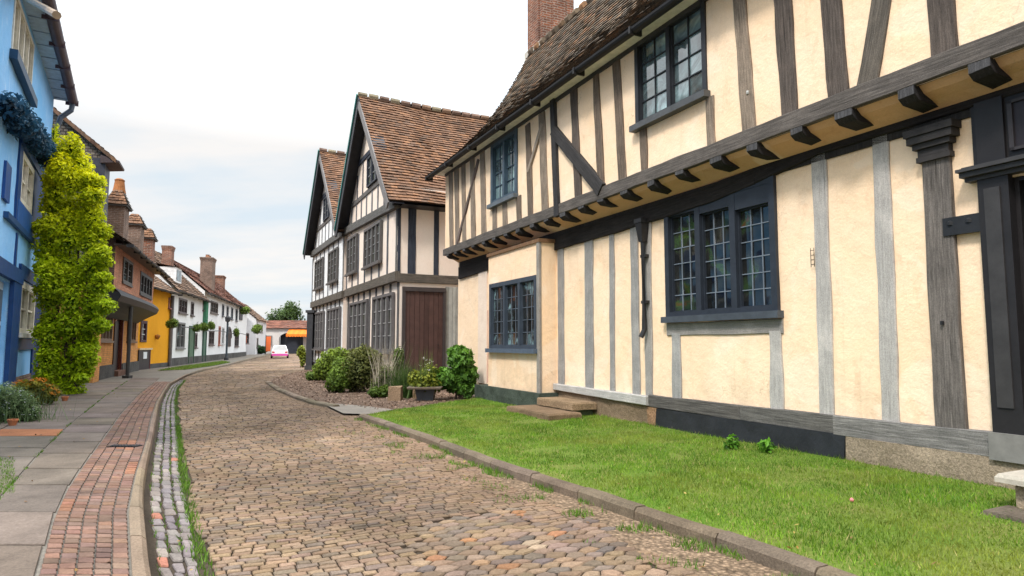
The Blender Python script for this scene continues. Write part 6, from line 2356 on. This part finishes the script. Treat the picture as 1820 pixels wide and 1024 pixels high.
# lamp post, cable, hedge, street clutter at the far end
g = G(402, 642)
mb = MB()
mb.tube([(g.x, g.y, 0), (g.x, g.y, 3.5)], .09, 8, (.05, .065, .08))
mb.lathe((g.x, g.y, 3.5), [(.1, 0), (.22, .05), (.26, .4), (.12, .5), (.03, .62)], 8, (.05, .05, .055))
mb.lathe((g.x, g.y, 0), [(.2, 0), (.2, .3), (.12, .45)], 8, (.05, .05, .055))
solo(mb, 'lamp_post', PAINT, 'short dark lamp post standing before the arched doorway', 'lamp post', (g.x, g.y, 0))
mb = MB()
a = [WP.at(u, 2.6 + .35 * math.sin(u * .5) * .15, .6) for u in np.linspace(.2, 33, 30)]
mb.tube(a, .035, 5, (.06, .06, .065))
solo(mb, 'cable', PAINT, 'thin dark cable strung along the fronts of the white houses', 'cable', WP.at(16, 2.6, .6))
shrub('clipped_hedge', 'dark green clipped hedge at the far left bend', ((462, 630), [(456, 621, 16, 14), (466, 622, 16, 13)]), 1200, .28, (.015, .05, .015), (.06, .14, .04), 'hedge', 381)
g = G(433, 634)
mb = MB()
mb.tube([(g.x, g.y, 0), (g.x, g.y, 2.9)], [.22, .18], 8, (.42, .42, .44))
solo(mb, 'grey_post', PAINT, 'stout pale grey post by the end of the white house', 'post', (g.x, g.y, 0))
g = G(476, 631)
fl = thing('banner_stand', 'orange and white street banner standing at the far kerb', 'banner', (g.x, g.y, 0))
mb = MB()
mb.box(g.x - .3, g.x + .35, g.y, g.y + .05, .5, 2.6, (.75, .16, .05))
mb.build('banner', CLOTH, fl)
mb = MB()
mb.tube([(g.x - .35, g.y, 0), (g.x - .35, g.y, 2.8)], .05, 6)
mb.build('pole', METAL, fl)

# ================================================================== LIGHT, SKY AND CAMERA
sd = V((-.42, -.70, 0)).normalized()
EL = math.radians(50)
w = bpy.data.worlds.new('World')
scene.world = w
w.use_nodes = True
t = w.node_tree
t.nodes.clear()
N = lambda k: t.nodes.new(k)
out = N('ShaderNodeOutputWorld')
bg = N('ShaderNodeBackground')
bg.inputs['Strength'].default_value = .1
t.links.new(bg.outputs[0], out.inputs[0])
sky = N('ShaderNodeTexSky')
sky.sky_type = 'NISHITA'
sky.sun_disc = False
sky.sun_elevation = EL
sky.sun_rotation = math.atan2(sd.x, sd.y)
sky.air_density = 1.0
sky.dust_density = 1.5
tc = N('ShaderNodeTexCoord')
sx = N('ShaderNodeSeparateXYZ')
t.links.new(tc.outputs['Generated'], sx.inputs[0])
# cloud layer: project the view direction on a flat ceiling
mz = N('ShaderNodeMath'); mz.operation = 'MAXIMUM'; mz.inputs[1].default_value = 0.0
t.links.new(sx.outputs['Z'], mz.inputs[0])
ad = N('ShaderNodeMath'); ad.operation = 'ADD'; ad.inputs[1].default_value = .16
t.links.new(mz.outputs[0], ad.inputs[0])
dv = N('ShaderNodeVectorMath'); dv.operation = 'DIVIDE'
t.links.new(tc.outputs['Generated'], dv.inputs[0])
cx = N('ShaderNodeCombineXYZ')
for i in range(3):
    t.links.new(ad.outputs[0], cx.inputs[i])
t.links.new(cx.outputs[0], dv.inputs[1])
mp = N('ShaderNodeMapping')
mp.inputs['Scale'].default_value = (.55, 1.0, .1)
mp.inputs['Location'].default_value = (3.1, 1.7, 0)
t.links.new(dv.outputs[0], mp.inputs[0])
no = N('ShaderNodeTexNoise')
no.inputs['Scale'].default_value = 1.5
no.inputs['Detail'].default_value = 7
no.inputs['Roughness'].default_value = .55
t.links.new(mp.outputs[0], no.inputs['Vector'])
cr = N('ShaderNodeValToRGB')
cr.color_ramp.elements[0].position = .40
cr.color_ramp.elements[0].color = (8.0, 9.0, 9.75, 1)
cr.color_ramp.elements[1].position = .62
cr.color_ramp.elements[1].color = (10.4, 10.1, 9.8, 1)
t.links.new(no.outputs['Fac'], cr.inputs[0])
# overcast luminance: the zenith is brighter than the horizon
lum = N('ShaderNodeMapRange')
lum.inputs['From Min'].default_value = .28
lum.inputs['From Max'].default_value = 1.0
lum.inputs['To Min'].default_value = 1.0
lum.inputs['To Max'].default_value = 4.9
t.links.new(mz.outputs[0], lum.inputs['Value'])
ml = N('ShaderNodeVectorMath'); ml.operation = 'SCALE'
t.links.new(cr.outputs[0], ml.inputs[0])
t.links.new(lum.outputs[0], ml.inputs['Scale'])
mx = N('ShaderNodeMix'); mx.data_type = 'RGBA'
mx.inputs[0].default_value = .9
t.links.new(sky.outputs[0], mx.inputs[6])
t.links.new(ml.outputs[0], mx.inputs[7])
t.links.new(mx.outputs[2], bg.inputs['Color'])

sun = bpy.data.lights.new('sun', 'SUN')
sun.energy = 3.2
sun.angle = math.radians(9)
sun.color = (1, .95, .88)
so = bpy.data.objects.new('sun', sun)
COL.objects.link(so)
dirv = V((sd.x * math.cos(EL), sd.y * math.cos(EL), math.sin(EL)))
so.rotation_euler = dirv.to_track_quat('Z', 'Y').to_euler()
so.location = (0, 0, 40)

cam = bpy.data.cameras.new('camera')
co = bpy.data.objects.new('camera', cam)
COL.objects.link(co)
cam.sensor_width = 36
cam.lens = F_PX / 1820 * 36
cam.clip_start = .05
cam.clip_end = 2500
co.location = EYE
co.rotation_euler = (PI / 2 + PITCH, 0, 0)
scene.camera = co
scene.view_settings.view_transform = 'Standard'
scene.view_settings.look = 'None'
scene.view_settings.exposure = 0
scene.render.engine = 'CYCLES'
scene.cycles.max_bounces = 6
for o in scene.objects:
    if '_o' in o:
        del o['_o']
